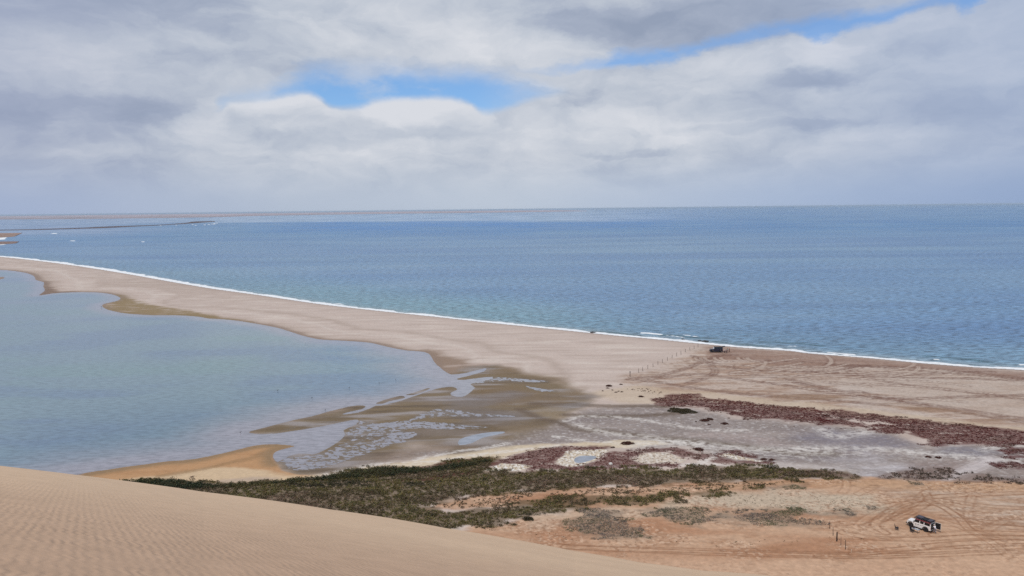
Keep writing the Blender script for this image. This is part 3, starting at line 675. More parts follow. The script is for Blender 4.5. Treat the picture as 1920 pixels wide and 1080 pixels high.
V[:, 2] = .16 * foam * ss(-1, 2, ds_) * ss(7, 3.5, np.abs(ds_)) + .10 * np.sin(ds_ * .55 + 1.5 * along) * ss(2, 12, ds_) * ss(80, 30, ds_) * (y < 900)
V[:, 2] = np.where(ds_ < 0, np.minimum(V[:, 2], 0), V[:, 2])
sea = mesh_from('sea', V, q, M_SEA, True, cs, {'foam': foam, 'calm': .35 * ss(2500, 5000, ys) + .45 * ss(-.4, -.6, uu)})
tag(sea, kind='structure')

V, q, x, y = water('lagoon', np.concatenate([np.arange(60, 600, 1.6), np.arange(600, 900, 8)]), np.concatenate([np.linspace(-1.3, -.72, 30), np.arange(-.715, .25, 2.2 / F)]), 0, M_LAG, False)
dl_ = sdp(x, y, W_LAG, 90.0)
nl = fbm(x, y, 60, 4, 221, 2.0); nm = fbm(x, y, 18, 4, 222, 4)
cs = np.repeat(np.array([.165, .240, .270])[None, :], len(x), 0)
mixc(.6 * ss(.0, .6, nl + .4 * nm), (.16, .255, .245)); mixc(.6 * ss(0, .6, -nl + .5 * nm), (.12, .18, .27))
uu = x / y
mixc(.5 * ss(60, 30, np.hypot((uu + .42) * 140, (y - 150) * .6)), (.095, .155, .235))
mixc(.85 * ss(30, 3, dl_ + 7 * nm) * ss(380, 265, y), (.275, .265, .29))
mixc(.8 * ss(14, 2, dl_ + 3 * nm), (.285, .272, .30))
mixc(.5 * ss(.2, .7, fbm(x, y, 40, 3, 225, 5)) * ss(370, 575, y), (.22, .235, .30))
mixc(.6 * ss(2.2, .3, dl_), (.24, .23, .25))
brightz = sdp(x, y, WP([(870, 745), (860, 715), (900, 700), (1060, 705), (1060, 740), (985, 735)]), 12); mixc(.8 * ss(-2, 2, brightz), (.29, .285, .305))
lag = mesh_from('lagoon', V, q, M_LAG, True, cs, {'foam': 0 * x, 'calm': .25 + .6 * ss(25, 5, dl_) + 0 * x})
tag(lag, kind='structure')
for nm_, pl in (('tide_pool', POOL), ('pond', POND)):
    w_ = WP(pl); c = w_.mean(0); w2 = c + (w_ - c) * 1.35; o_ = np.vstack([c, w2]); n = len(w2)
    sg = (w_[:, 0] * (np.roll(w_[:, 1], -1)) - np.roll(w_[:, 0], -1) * w_[:, 1]).sum() > 0
    fq = np.array([[0, 1 + i, 1 + (i + 1) % n] if sg else [0, 1 + (i + 1) % n, 1 + i] for i in range(n)])
    o = mesh_from(nm_, np.hstack([o_, np.full((n + 1, 1), .004)]), fq, M_LAG, False, np.repeat([[.27, .29, .33]], n + 1, 0), {'foam': np.zeros(n + 1), 'calm': np.ones(n + 1)}); tag(o, kind='structure')
# more speckled pools further right than the lagoon sheet reaches are the same sheet of ground water
# ------------------------------------------------------------------ far sandbanks
def bank(up, lo, top, col, name='sandbank'):
    poly = catmull(PP(up + lo), 3, True)
    n = len(poly); u = catmull(PP(up), 6, False); l = catmull(PP(lo[::-1]), 6, False)
    m = min(len(u), len(l)); tt = np.linspace(0, 1, 60)
    ui = np.stack([np.interp(tt, np.linspace(0, 1, len(u)), u[:, i]) for i in (0, 1)], 1); li = np.stack([np.interp(tt, np.linspace(0, 1, len(l)), l[:, i]) for i in (0, 1)], 1)
    vs = []
    for j in range(9):
        f = j / 8; p = ui * f + li * (1 - f); hgt = top * (1 - (2 * f - 1) ** 4) * (1 + .3 * fbm(p[:, 0], p[:, 1], 400, 3, 7)) - .15
        vs.append(np.stack([p[:, 0], p[:, 1], hgt], 1))
    vs = np.vstack(vs); cc = np.repeat(alb(*col)[None], len(vs), 0) * (1 + .25 * fbm(vs[:, 0], vs[:, 1], 250, 4, 8, 4))[:, None]
    edge = np.tile(np.zeros(60), 9); edge[:60] = 1; edge[60:120] = .6; cc = cc * (1 - .35 * edge[:, None])
    o = mesh_from(name, vs, grid_faces(9, 60), M_SAND, True, np.clip(cc, 0, 1), {'wet': .5 * edge}); tag(o, kind='structure')
bank([(-700, 411.6), (-300, 407.5), (0, 404.9), (250, 402), (480, 399.8), (680, 397.2), (880, 395.2), (1000, 394.4), (1050, 394.2), (1100, 395.2)],
     [(1100, 395.9), (1000, 397.6), (880, 399.2), (680, 401.6), (480, 405.0), (400, 407.5), (250, 410), (100, 411.6), (0, 412), (-300, 415.5), (-700, 421)], 2.0, (178, 162, 164))
bank([(-500, 438), (0, 430.9), (80, 429.2), (150, 427), (200, 424.6), (300, 421.4), (345, 418), (365, 415.2), (402, 414.6)], [(404, 415.8), (385, 417.2), (350, 419.6), (300, 422.6), (250, 425), (200, 427.6), (150, 429), (80, 430.9), (0, 432.3), (-500, 441)], 1.2, (96, 84, 84))
bank([(-500, 440), (0, 436.7), (12, 437.2), (19, 439)], [(17, 440), (10, 442), (0, 446), (-500, 470)], .8, (150, 126, 112))
bank([(-500, 462), (0, 452.6), (8, 454.6)], [(8, 455.6), (0, 458.6), (-500, 480)], .8, (140, 118, 108))

# ------------------------------------------------------------------ sky, sun, air
SUN_EL, SUN_AZ = math.radians(58), math.radians(-150)     # azimuth clockwise from the view direction (+Y)
w = bpy.data.worlds.new('World'); SC.world = w; w.use_nodes = True
t = NT(w); bg = w.node_tree.nodes['Background']
tc = t.add('ShaderNodeTexCoord'); sep = t.add('ShaderNodeSeparateXYZ'); t.link(tc.outputs['Generated'], sep.inputs[0])
az = t.math('ARCTAN2', sep.outputs[0], sep.outputs[1]); el = t.math('ARCSINE', sep.outputs[2])
def comb(a, b, c=0.0):
    n = t.add('ShaderNodeCombineXYZ')
    for i, v in enumerate((a, b, c)):
        if isinstance(v, (int, float)): n.inputs[i].default_value = v
        else: t.link(v, n.inputs[i])
    return n.outputs[0]
def noise(vec, scale, detail=5, rough=.55, dist=0.0):
    n = t.add('ShaderNodeTexNoise'); n.inputs['Scale'].default_value = scale; n.inputs['Detail'].default_value = detail; n.inputs['Roughness'].default_value = rough; n.inputs['Distortion'].default_value = dist
    t.link(vec, n.inputs['Vector']); return n
P0 = comb(az, t.math('MULTIPLY', el, 1.9))
wn = noise(P0, 4.0, 4); wf = noise(P0, 14.0, 7, .66)
sw = t.add('ShaderNodeSeparateColor'); t.link(wn.outputs['Color'], sw.inputs[0])
sf = t.add('ShaderNodeSeparateColor'); t.link(wf.outputs['Color'], sf.inputs[0])
def off(s, k): return t.math('MULTIPLY_ADD', s, k, -.5 * k)
azw = t.math('ADD', az, t.math('ADD', off(sw.outputs[0], .10), off(sf.outputs[0], .07)))
elw = t.math('ADD', el, t.math('ADD', off(sw.outputs[1], .035), off(sf.outputs[1], .034)))
A0, A1, E1 = -.75, .75, .40
azn = t.math('MULTIPLY_ADD', azw, 1 / (A1 - A0), -A0 / (A1 - A0), clamp=True)
def edge(pts, xin):
    n = t.add('ShaderNodeFloatCurve'); c = n.mapping.curves[0]
    q = sorted(((azel(px, py)[0] - A0) / (A1 - A0), azel(px, py)[1] / E1) for px, py in pts)
    while len(c.points) < len(q): c.points.new(0.5, 0.5)
    for p_, (a, b) in zip(c.points, q): p_.location = (a, b); p_.handle_type = 'AUTO'
    n.mapping.update(); t.link(xin, n.inputs['Value'])
    return t.math('MULTIPLY', n.outputs[0], E1)
azf = t.math('MULTIPLY_ADD', t.math('ADD', az, off(sf.outputs[0], .02)), 1 / (A1 - A0), -A0 / (A1 - A0), clamp=True)
elf = t.math('ADD', el, t.math('ADD', off(sf.outputs[1], .014), off(sw.outputs[1], .006)))
ZW = [(-300, 240), (300, 215), (395, 207)]
bot1 = edge(ZW + [(412, 207), (422, 198), (440, 192), (480, 190), (510, 186), (545, 180), (575, 180), (600, 190), (620, 205), (650, 208), (680, 205), (705, 196), (760, 189), (800, 187), (850, 190), (880, 198), (905, 214), (950, 208), (1000, 192), (1080, 176), (1150, 165), (1500, 170), (2200, 170)], azf)
top1 = edge([(-300, 260), (300, 230), (395, 215), (412, 185), (450, 178), (500, 172), (525, 150), (560, 136), (620, 130), (700, 126), (800, 128), (880, 134), (960, 142), (1020, 156), (1060, 172), (1100, 190), (1500, 190), (2200, 190)], azn)
up = t.smooth(t.math('SUBTRACT', elf, bot1), -.003, .010); dn = t.smooth(t.math('SUBTRACT', top1, elw), -.016, .026)
rightfade = t.smooth(azw, azel(860, 160)[0], azel(1080, 160)[0], 1.0, .35)
gap1 = t.math('MULTIPLY', t.math('MULTIPLY', up, dn), rightfade)
bot2 = edge([(-300, 130), (900, 130), (1100, 128), (1180, 122), (1240, 116), (1330, 92), (1400, 78), (1450, 66), (1500, 62), (1535, 74), (1560, 70), (1600, 52), (1660, 40), (1720, 22), (1770, 6), (1800, 12), (1830, 24), (1870, 4), (1900, -20), (2200, -60)], azn)
top2 = edge([(-300, 150), (900, 140), (1120, 112), (1170, 88), (1250, 92), (1340, 72), (1420, 54), (1480, 42), (1550, 26), (1620, 16), (1700, 4), (1760, -10), (1820, -20), (1900, -20), (2200, -20)], azn)
gap2 = t.math('MULTIPLY', t.smooth(t.math('SUBTRACT', elw, bot2), -.006, .008), t.smooth(t.math('SUBTRACT', top2, elw), -.010, .010))
gap2 = t.math('MULTIPLY', gap2, .85)
gap = t.math('MAXIMUM', gap1, gap2)
wisp = noise(comb(t.math('MULTIPLY', az, 1.0), t.math('MULTIPLY', el, 2.2), 3.0), 9.0, 5, .6)
gap = t.math('MULTIPLY', gap, t.smooth(wisp.outputs[0], .50, .72, 1.0, .55))
# light and dark masses of the cloud deck
acc = None
def blob(px, py, rx, ry, amp, hard=0.0):
    global acc
    a, e = azel(px, py)
    dx = t.math('MULTIPLY_ADD', azw, F / rx, -a * F / rx); dy = t.math('MULTIPLY_ADD', elw, F / ry, -e * F / ry)
    d = t.math('ADD', t.math('MULTIPLY', dx, dx), t.math('MULTIPLY', dy, dy))
    g = t.math('MULTIPLY', t.smooth(d, hard, 1.0, 1.0, 0.0), amp)
    acc = g if acc is None else t.math('ADD', acc, g)
for b in BLOBS: blob(*b[:4], b[4] * .72)
big = noise(comb(az, t.math('MULTIPLY', el, 2.6), 1.0), 3.2, 6, .5, .3)
fin = noise(comb(azw, t.math('MULTIPLY', elw, 2.3), 5.0), 10.0, 9, .60, .35)
acc = t.math('ADD', acc, off(big.outputs[0], .85)); acc = t.math('ADD', acc, off(fin.outputs[0], 1.15))
# bright upper rims of the heaped clouds under the gap
rim = t.math('MULTIPLY', t.smooth(t.math('SUBTRACT', bot1, elf), .0, .022, 1.0, 0.0), t.math('MULTIPLY', t.smooth(t.math('SUBTRACT', bot1, elf), -.004, .002), t.math('MULTIPLY', t.smooth(azf, .24, .27), t.smooth(azf, .46, .50, 1.0, 0.0))))
acc = t.math('ADD', acc, t.math('MULTIPLY', rim, .20))
acc = t.math('ADD', acc, .60)
cr = t.add('ShaderNodeValToRGB'); t.link(acc, cr.inputs[0])
e0 = cr.color_ramp.elements; 
stops = [(0.0, srgb(148, 160, 182)), (.3, srgb(166, 176, 195)), (.55, srgb(187, 195, 208)), (.8, srgb(205, 210, 219)), (1.0, srgb(216, 219, 226))]
while len(e0) < len(stops): e0.new(.5)
for x_, (p_, c_) in zip(e0, stops): x_.position = p_; x_.color = tuple(c_) + (1,)
# blue tint of thin cloud on the right, mauve-blue on the left edge
cloud = t.mix(t.smooth(az, .15, .68, 0, .55), cr.outputs[0], srgb(158, 176, 208))
cloud = t.mix(t.smooth(az, -.3, -.68, 0, .35), cloud, srgb(150, 160, 192))
hz = t.add('ShaderNodeValToRGB'); t.link(t.math('MULTIPLY_ADD', az, .7, .5, clamp=True), hz.inputs[0])
eh = hz.color_ramp.elements; st = [(.04, srgb(158, 174, 205)), (.3, srgb(178, 190, 208)), (.5, srgb(188, 199, 214)), (.75, srgb(166, 183, 210)), (.96, srgb(142, 164, 200))]
while len(eh) < len(st): eh.new(.5)
for x_, (p_, c_) in zip(eh, st): x_.position = p_; x_.color = tuple(c_) + (1,)
K = 10.0 * SKYK
cloud = t.mix(t.smooth(el, .075, .004, 0, .92), cloud, hz.outputs[0])
sky = t.add('ShaderNodeTexSky'); sky.sky_type = 'NISHITA'; sky.sun_disc = False; sky.sun_elevation = SUN_EL; sky.sun_rotation = SUN_AZ; sky.altitude = 50; sky.air_density = 1.0; sky.dust_density = .6; sky.ozone_density = 2.0
sc = t.add('ShaderNodeVectorMath', operation='MULTIPLY'); t.link(cloud, sc.inputs[0]); sc.inputs[1].default_value = (K, K, K)
sb = t.add('ShaderNodeVectorMath', operation='MULTIPLY'); t.link(sky.outputs[0], sb.inputs[0]); sb.inputs[1].default_value = BLUEGAIN
gm = t.mix(gap, sc.outputs[0], sb.outputs[0])
below = t.smooth(el, -.004, 0.0)
t.link(t.mix(below, (3.4, 4.1, 5.2), gm), bg.inputs['Color']); bg.inputs['Strength'].default_value = .1
w.cycles.sampling_method = 'MANUAL'; w.cycles.sample_map_resolution = 512

sd_ = bpy.data.lights.new('sun', 'SUN'); sd_.energy = SUNE; sd_.angle = math.radians(7); sd_.color = (1, .955, .89)
so = bpy.data.objects.new('sun', sd_); COL.objects.link(so)
sdir = Vector((math.sin(SUN_AZ) * math.cos(SUN_EL), math.cos(SUN_AZ) * math.cos(SUN_EL), math.sin(SUN_EL)))
so.rotation_euler = sdir.to_track_quat('Z', 'Y').to_euler(); so.location = (0, 0, 120)

if HAZE > 0:
    bm = bmesh.new(); bmesh.ops.create_cube(bm, size=1)
    for v in bm.verts: v.co = Vector((v.co.x * 240000, v.co.y * 0 + (-300 if v.co.y < 0 else 120000), -3.2 if v.co.z < 0 else 66.0))
    me = bpy.data.meshes.new('haze'); bm.to_mesh(me); bm.free()
    hm = bpy.data.materials.new('haze_air'); hm.use_nodes = True; nt = hm.node_tree; nt.nodes.remove(nt.nodes['Principled BSDF'])
    pv = nt.nodes.new('ShaderNodeVolumePrincipled'); pv.inputs['Color'].default_value = (.70, .85, 1.0, 1); pv.inputs['Density'].default_value = HAZE; pv.inputs['Anisotropy'].default_value = 0.0
    nt.links.new(pv.outputs[0], nt.nodes['Material Output'].inputs['Volume']); me.materials.append(hm)
    ho = bpy.data.objects.new('haze', me); COL.objects.link(ho); tag(ho, kind='stuff')

SC.view_settings.view_transform = 'Standard'; SC.view_settings.look = 'None'; SC.view_settings.gamma = 1.0; SC.view_settings.exposure = EXPO
SC.cycles.use_denoising = False; SC.cycles.volume_bounces = 0; SC.cycles.max_bounces = 5; SC.cycles.diffuse_bounces = 2; SC.cycles.glossy_bounces = 2
SC.cycles.caustics_reflective = False; SC.cycles.caustics_refractive = False

# ------------------------------------------------------------------ plants
def leaf_mat(name, var=.25):
    m, t, b = new_mat(name)
    a = attr(t, 'tint'); geo = t.add('ShaderNodeNewGeometry')
    n = t.add('ShaderNodeTexNoise'); n.inputs['Scale'].default_value = 3.0; t.link(geo.outputs['Position'], n.inputs['Vector'])
    sc = t.add('ShaderNodeVectorMath', operation='SCALE'); t.link(a.outputs['Color'], sc.inputs[0]); t.link(t.smooth(n.outputs[0], .3, .7, 1 - var, 1 + var), sc.inputs['Scale'])
    t.link(sc.outputs[0], b.inputs['Base Color']); b.inputs['Roughness'].default_value = .75; b.inputs['Specular IOR Level'].default_value = .2
    return m
M_LEAF = leaf_mat('leaves')

def clumps(cx, cy, cz, rad, hgt, nleaf, leaf, cols, colvar=.25):
    """leafy tufts: many small leaf-sized quads spread through low domes; returns verts, quads, colours"""
    n = len(cx)
    N = n * nleaf
    i = np.repeat(np.arange(n), nleaf)
    a = rng.random(N) * 2 * np.pi; u = rng.random(N) ** .5
    el_ = rng.random(N)
    k = np.sqrt(np.maximum(0, 1 - (el_ * .95) ** 2))
    px = cx[i] + rad[i] * u * k * np.cos(a); py = cy[i] + rad[i] * u * k * np.sin(a); pz = cz[i] + hgt[i] * (el_ * (.55 + .45 * rng.random(N)))
    s = leaf[i] * (.6 + .8 * rng.random(N))
    d1 = rng.normal(size=(N, 3)); d1[:, 2] *= .7; d1 /= np.linalg.norm(d1, axis=1)[:, None]
    d2 = np.cross(d1, rng.normal(size=(N, 3))); d2 /= np.linalg.norm(d2, axis=1)[:, None] + 1e-9
    c = np.stack([px, py, pz], 1); d1 = d1 * s[:, None]; d2 = d2 * (s * .45)[:, None]
    V = np.stack([c - d1, c - d2, c + d1, c + d2], 1).reshape(-1, 3)
    Qf = np.arange(N * 4).reshape(-1, 4)
    cc = cols[i] * (1 + colvar * (rng.random(N)[:, None] * 2 - 1)) * (1 + .10 * rng.normal(size=(N, 3)))
    return V, Qf, np.repeat(np.clip(cc, .004, .8), 4, 0)

def scatter(polys, dens, seed=0, thr=None, size=4.0, octs=4, ax=1.6, warp=0.0, holes=()):
    out = []
    for pl in polys:
        w_ = WP(pl, 1); x0, y0 = w_.min(0); x1, y1 = w_.max(0); x0 = max(x0, -110); x1 = min(x1, 185)
        n = int((x1 - x0) * (y1 - y0) * dens)
        x = rng.uniform(x0, x1, n); y = rng.uniform(y0, y1, n)
        m = np.abs(x / y) < .95; x = x[m]; y = y[m]
        d = sdp(x, y, w_, 12) + warp * fbm(x, y, 4, 4, 300 + seed, 1.6)
        m = d > 0
        if thr is not None:
            nn = fbm(x, y, size, octs, 310 + seed, ax); m &= nn + .55 * np.clip(d / 2.2, -.5, 1) > thr + .25
        for hl in holes:
            wh = WP(hl, 1); m &= sdp(x, y, wh, 8) < .1
        out.append(np.stack([x[m], y[m]], 1))
    return np.vstack(out)

def pal(n, choices, noise):
    c = np.array([srgb(*q[0]) for q in choices]); t_ = np.array([q[1] for q in choices])
    o = np.zeros((n, 3))
    for j in range(3): o[:, j] = np.interp(noise, t_, c[:, j])
    return o

GZ = .30
def plants(name, label, cat, pts, rad, hgt, nleaf, leaf, palette, seed, psize=7, sink=.05, cn=.12):
    n = len(pts); x, y = pts[:, 0], pts[:, 1]
    r = rad[0] + (rad[1] - rad[0]) * rng.random(n) ** 1.5; h = hgt[0] + (hgt[1] - hgt[0]) * rng.random(n)
    hn = fbm(x, y, 5, 3, 330 + seed, 1.5); h = h * (1 + .5 * hn)
    nz_ = fbm(x, y, psize, 4, 340 + seed, 1.8) + cn * rng.normal(size=n)
    cz, *_ = height_map(x, y) if n < 60000 else (np.full(n, GZ),)
    V, q, c = clumps(x, y, cz - sink, r, h, nleaf, np.full(n, leaf) , pal(n, palette, nz_))
    o = mesh_from(name, V, q, M_LEAF, False, c); tag(o, label, cat, kind='stuff'); print(name, n, len(q))
    return o
CR = [c for c, _ in CRUSTS] + [[(690, 908), (760, 901), (830, 893), (912, 878), (925, 882), (860, 892), (780, 902), (720, 910)]]
p = scatter([GREEN], 4.4, 1, -.42, 2.6, warp=2.2, holes=CR)
plants('shrub_belt', 'wide belt of olive green low shrubs between the dune and the grey flats', 'shrubs', p, (.35, .85), (.18, .68), 22, .13, [((128, 108, 92), -.8), ((96, 82, 62), -.35), ((84, 76, 50), 0), ((112, 102, 62), .3), ((58, 56, 38), .65)], 1, 9)
p = scatter([[(200, 905), (265, 902), (280, 900), (352, 900), (362, 904), (415, 908), (515, 902), (600, 895), (662, 882), (737, 876), (800, 877), (862, 871), (925, 861), (925, 868), (870, 882), (800, 890), (700, 900), (600, 905), (500, 912), (400, 920), (250, 925)]], 5, 2, -.5, 4, holes=CR)
plants('mangrove_fringe', 'dark green taller scrub fringe along the edge of the sand spit', 'shrubs', p, (.5, .9), (.7, 1.25), 26, .15, [((44, 52, 36), -.6), ((58, 62, 40), 0), ((76, 72, 46), .6)], 2)
p = scatter(BROWNS, 3.0, 3, -.2, 3, warp=.8)
plants('brown_scrub', 'low brown scrub patches at the back edge of the orange sand', 'scrub', p, (.3, .6), (.25, .5), 14, .13, [((110, 88, 80), -.6), ((92, 76, 66), 0), ((70, 60, 46), .6)], 3)
p = scatter(DRYS, 14.0, 4, -.85, 2.5, warp=1.8)
plants('dry_grass', 'greyish green dry grass clumps growing on the orange plain', 'grass', p, (.25, .5), (.12, .30), 8, .085, [((124, 112, 104), -.7), ((104, 98, 90), -.1), ((96, 98, 70), .3), ((88, 92, 66), .8)], 4)
STRIP = [[(800, 952), (830, 942), (900, 930), (960, 925), (1067, 919), (1110, 912), (1217, 913), (1330, 906), (1440, 901), (1540, 902), (1440, 914), (1330, 923), (1185, 929), (1110, 932), (1010, 935), (960, 948), (900, 955), (840, 958)]]
p = scatter(STRIP, 4.0, 5, -.12, 2.2)
plants('sand_tufts', 'dark tufts dotting the pale sandy strip between the shrub belts', 'tufts', p, (.2, .4), (.15, .35), 10, .12, [((84, 72, 50), -.5), ((104, 86, 66), .5)], 5)
p = scatter([[(1240, 948), (1330, 930), (1450, 920), (1640, 938), (1670, 952), (1560, 960), (1300, 955)], [(940, 1000), (1000, 972), (1100, 1015), (1300, 1010), (1500, 1005), (1660, 1000), (1700, 1015), (1400, 1035), (1100, 1025)]], .55, 6, .05, 2.0)
plants('seedlings', 'scattered tiny dry tufts dotted over the orange plain', 'tufts', p, (.1, .22), (.08, .2), 7, .09, [((110, 88, 64), -.5), ((88, 76, 54), .5)], 6)
p = scatter([[(1150, 729), (1180, 726), (1215, 726), (1250, 731), (1250, 742), (1225, 745), (1190, 736)]], .7, 7, .0, 1.6)
plants('beach_tufts', 'scattering of tiny dark tufts beside the red mat on the beach', 'tufts', p, (.2, .4), (.1, .25), 8, .16, [((80, 60, 50), -.5), ((104, 74, 60), .5)], 7)
# red mats
NORTH, SOUTH = REDS[:7], REDS[7:]
p = scatter(NORTH, 5.0, 8, -.72, 1.8, warp=1.0)
p3 = scatter([[(690, 908), (760, 901), (830, 893), (912, 878), (925, 882), (860, 892), (780, 902), (720, 910)]], 3.5, 19, -.7, 2)
p2 = scatter([[(1540, 768), (1600, 768), (1720, 783), (1830, 796), (1920, 806), (2200, 835), (2200, 828), (1920, 802), (1800, 788), (1690, 778), (1600, 766)], [(1400, 752), (1480, 760), (1560, 764), (1600, 772), (1500, 776), (1410, 770)], [(1390, 795), (1460, 797), (1600, 802), (1640, 806), (1600, 808), (1460, 804)]], 1.6, 9, .25, 1.8)
plants('red_succulents', 'long strip of dark red saltmarsh succulents along the back of the beach', 'succulents', np.vstack([p, p2]), (.3, .6), (.08, .18), 14, .11, [((76, 58, 40), -1.1), ((76, 33, 31), -.4), ((92, 40, 37), 0), ((82, 36, 34), .4), ((80, 64, 44), .9)], 8, 8, .05, .06)
p = np.vstack([scatter(SOUTH, 5.0, 10, -.75, 1.8, warp=.4, holes=CR), p3])
plants('red_mat_plants', 'dark red mat of succulents around the white crusted pans', 'succulents', p, (.25, .5), (.08, .18), 14, .10, [((74, 66, 42), -.9), ((84, 40, 35), -.35), ((98, 46, 43), 0), ((82, 38, 36), .4), ((72, 62, 42), .8)], 9, 7, .05, .06)

def at(px, py):
    z = .1
    for _ in range(3):
        x, y = P(px, py, z); z = max(float(height_map(np.array([x]), np.array([y]))[0][0]), 0)
    return x, y

def bush(px, py, rpx, label, green=False, hk=.55, dk=.8):
    x, y = at(px, py); r = rpx * y / F * 1.0
    n = max(14, int(60 * r * r)); a = rng.random(n) * 6.283; q = rng.random(n) ** .5
    irr = 1 + .22 * np.sin(a * 2 + px) + .15 * np.sin(a * 5 + py)
    cx = q * r * irr * np.cos(a); cy = q * r * dk * irr * np.sin(a)
    cols = pal(n, [((54, 48, 34), -1), ((72, 64, 42), 1)] if green else [((66, 44, 38), -1), ((92, 58, 48), 1)], rng.normal(size=n) * .5)
    hh_ = np.full(n, hk * min(r, 1.2)) * (1.1 - .7 * q ** 2)
    V, qd, c = clumps(cx, cy, np.zeros(n), np.full(n, min(.35, r * .5)), hh_, 16, np.full(n, .11), cols)
    o = mesh_from('bush', V, qd, M_LEAF, False, c)
    z = float(height_map(np.array([x]), np.array([y]))[0][0]); o.location = (x, y, z - .04)
    tag(o, label, 'bush', 'isolated dark bushes on the flats and beach')
for b in [(1142, 724, 6, 'largest of the small dark bushes on the pale sand left of the red strip'), (1139, 728, 3, 'small dark bush just below the largest one on the pale sand'), (1130, 733, 2, 'tiny dark bush farthest left on the pale sand below the fence'),
          (1148, 731.5, 2.2, 'tiny dark bush between the largest one and a cluster of three'), (1155, 735.5, 2.8, 'left bush of the three clustered low on the pale sand'), (1160, 733.6, 2.2, 'middle bush of the three clustered low on the pale sand'), (1166, 735, 2.8, 'right bush of the three clustered low on the pale sand'),
          (1164, 721, 3.2, 'flat dark bush nearest the fence post line'), (1202, 744, 5, 'dark round bush just left of the red strip tip'), (1176, 832, 10.5, 'oval dark bush alone on the grey flat above the red mats'), (1149, 839, 4, 'small dark bush at the right tip of the red mat'),
          (1310, 843.5, 9, 'round dark bush just above the arched red mat'), (1321, 789, 8, 'left one of two touching dark bushes on the grey flat', 0), (1331, 786.5, 6.5, 'right one of two touching dark bushes on the grey flat'), (1358, 795, 6.5, 'dark oval bush right of the two touching bushes'),
          (1329, 796, 3, 'very small bush below the two touching bushes'), (1305, 790.5, 2.2, 'tiny bush left of the two touching bushes'), (1366, 784, 2.2, 'tiny dark bush close under the red strip'), (1432, 861.5, 5.5, 'flat dark bush right of the smaller arched red mat'), (1447, 862.5, 5.5, 'flat dark bush farthest right beyond the arched red mat'),
          (1740, 857, 5.5, 'left one of two dark bushes under the white salt line'), (1759, 858.5, 6, 'right one of two dark bushes under the white salt line')]:
    bush(*b[:4])
bush(1278, 770.5, 22, 'broad olive green bush patch under the red strip', True, .3, 1.0)
bush(990, 974, 10, 'dark green bush at the lower edge of the shrub belt', True, .8, .7)

# ------------------------------------------------------------------ things
def ground_z(x, y):
    return float(height_map(np.array([x]), np.array([y]))[0][0])

def finish(bm, name, mat, parent=None, smooth=False, label=None):
    bmesh.ops.recalc_face_normals(bm, faces=bm.faces)
    me = bpy.data.meshes.new(name); bm.to_mesh(me); bm.free()
    if smooth:
        for p in me.polygons: p.use_smooth = True
    me.materials.append(mat)
    o = bpy.data.objects.new(name, me); COL.objects.link(o)
    if parent: o.parent = parent
    if label: o['label'] = label
    return o
def box(bm, x0, x1, y0, y1, z0, z1, bev=0.0, taper=None, rot=None):
    r = bmesh.ops.create_cube(bm, size=1.0); vs = r['verts']
    for v in vs:
        f = v.co.z + .5
        x = x0 + (v.co.x + .5) * (x1 - x0); y = y0 + (v.co.y + .5) * (y1 - y0); z = z0 + f * (z1 - z0)
        if taper:
            cx, cy = (x0 + x1) / 2, (y0 + y1) / 2; k = 1 - f * (1 - taper); x = cx + (x - cx) * k; y = cy + (y - cy) * k
        v.co = Vector((x, y, z))
    if rot: 
        M_, c_ = rot
        for v in vs: v.co = c_ + M_ @ (v.co - c_)
    if bev > 0:
        es = list({e for v in vs for e in v.link_edges}); bmesh.ops.bevel(bm, geom=es, offset=bev, segments=2, affect='EDGES', clamp_overlap=True)
def tube(bm, a, b, r, seg=8, r2=None):
    a = Vector(a); b = Vector(b); d = b - a
    m = Matrix.Translation((a + b) / 2) @ d.to_track_quat('Z', 'Y').to_matrix().to_4x4()
    bmesh.ops.create_cone(bm, cap_ends=True, segments=seg, radius1=r, radius2=r2 if r2 is not None else r, depth=d.length, matrix=m)
def prism(bm, pts, y0, y1, inset=0.0):
    """side outline (x, z) pushed out across the width"""
    a = [bm.verts.new((x, y0, z)) for x, z in pts]; b = [bm.verts.new((x, y1, z)) for x, z in pts]
    n = len(pts); bm.faces.new(a); bm.faces.new(b[::-1])
    for i in range(n): bm.faces.new((a[i], b[i], b[(i + 1) % n], a[(i + 1) % n]))
def quad(bm, pts):
    bm.faces.new([bm.verts.new(p) for p in pts])
def slab(bm, pts, t):
    """thin plate from a flat outline, t thick along its normal"""
    p = [Vector(q) for q in pts]; n = (p[1] - p[0]).cross(p[2] - p[0]).normalized() * t
    a = [bm.verts.new(q) for q in p]; b = [bm.verts.new(q + n) for q in p]; k = len(p)
    bm.faces.new(a[::-1]); bm.faces.new(b)
    for i in range(k): bm.faces.new((a[i], a[(i + 1) % k], b[(i + 1) % k], b[i]))
def empty(name, loc, rz=0, s=1.0):
    o = bpy.data.objects.new(name, None); COL.objects.link(o); o.location = loc; o.rotation_euler = (0, 0, rz); o.scale = (s, s, s); o.empty_display_size = .3
    return o

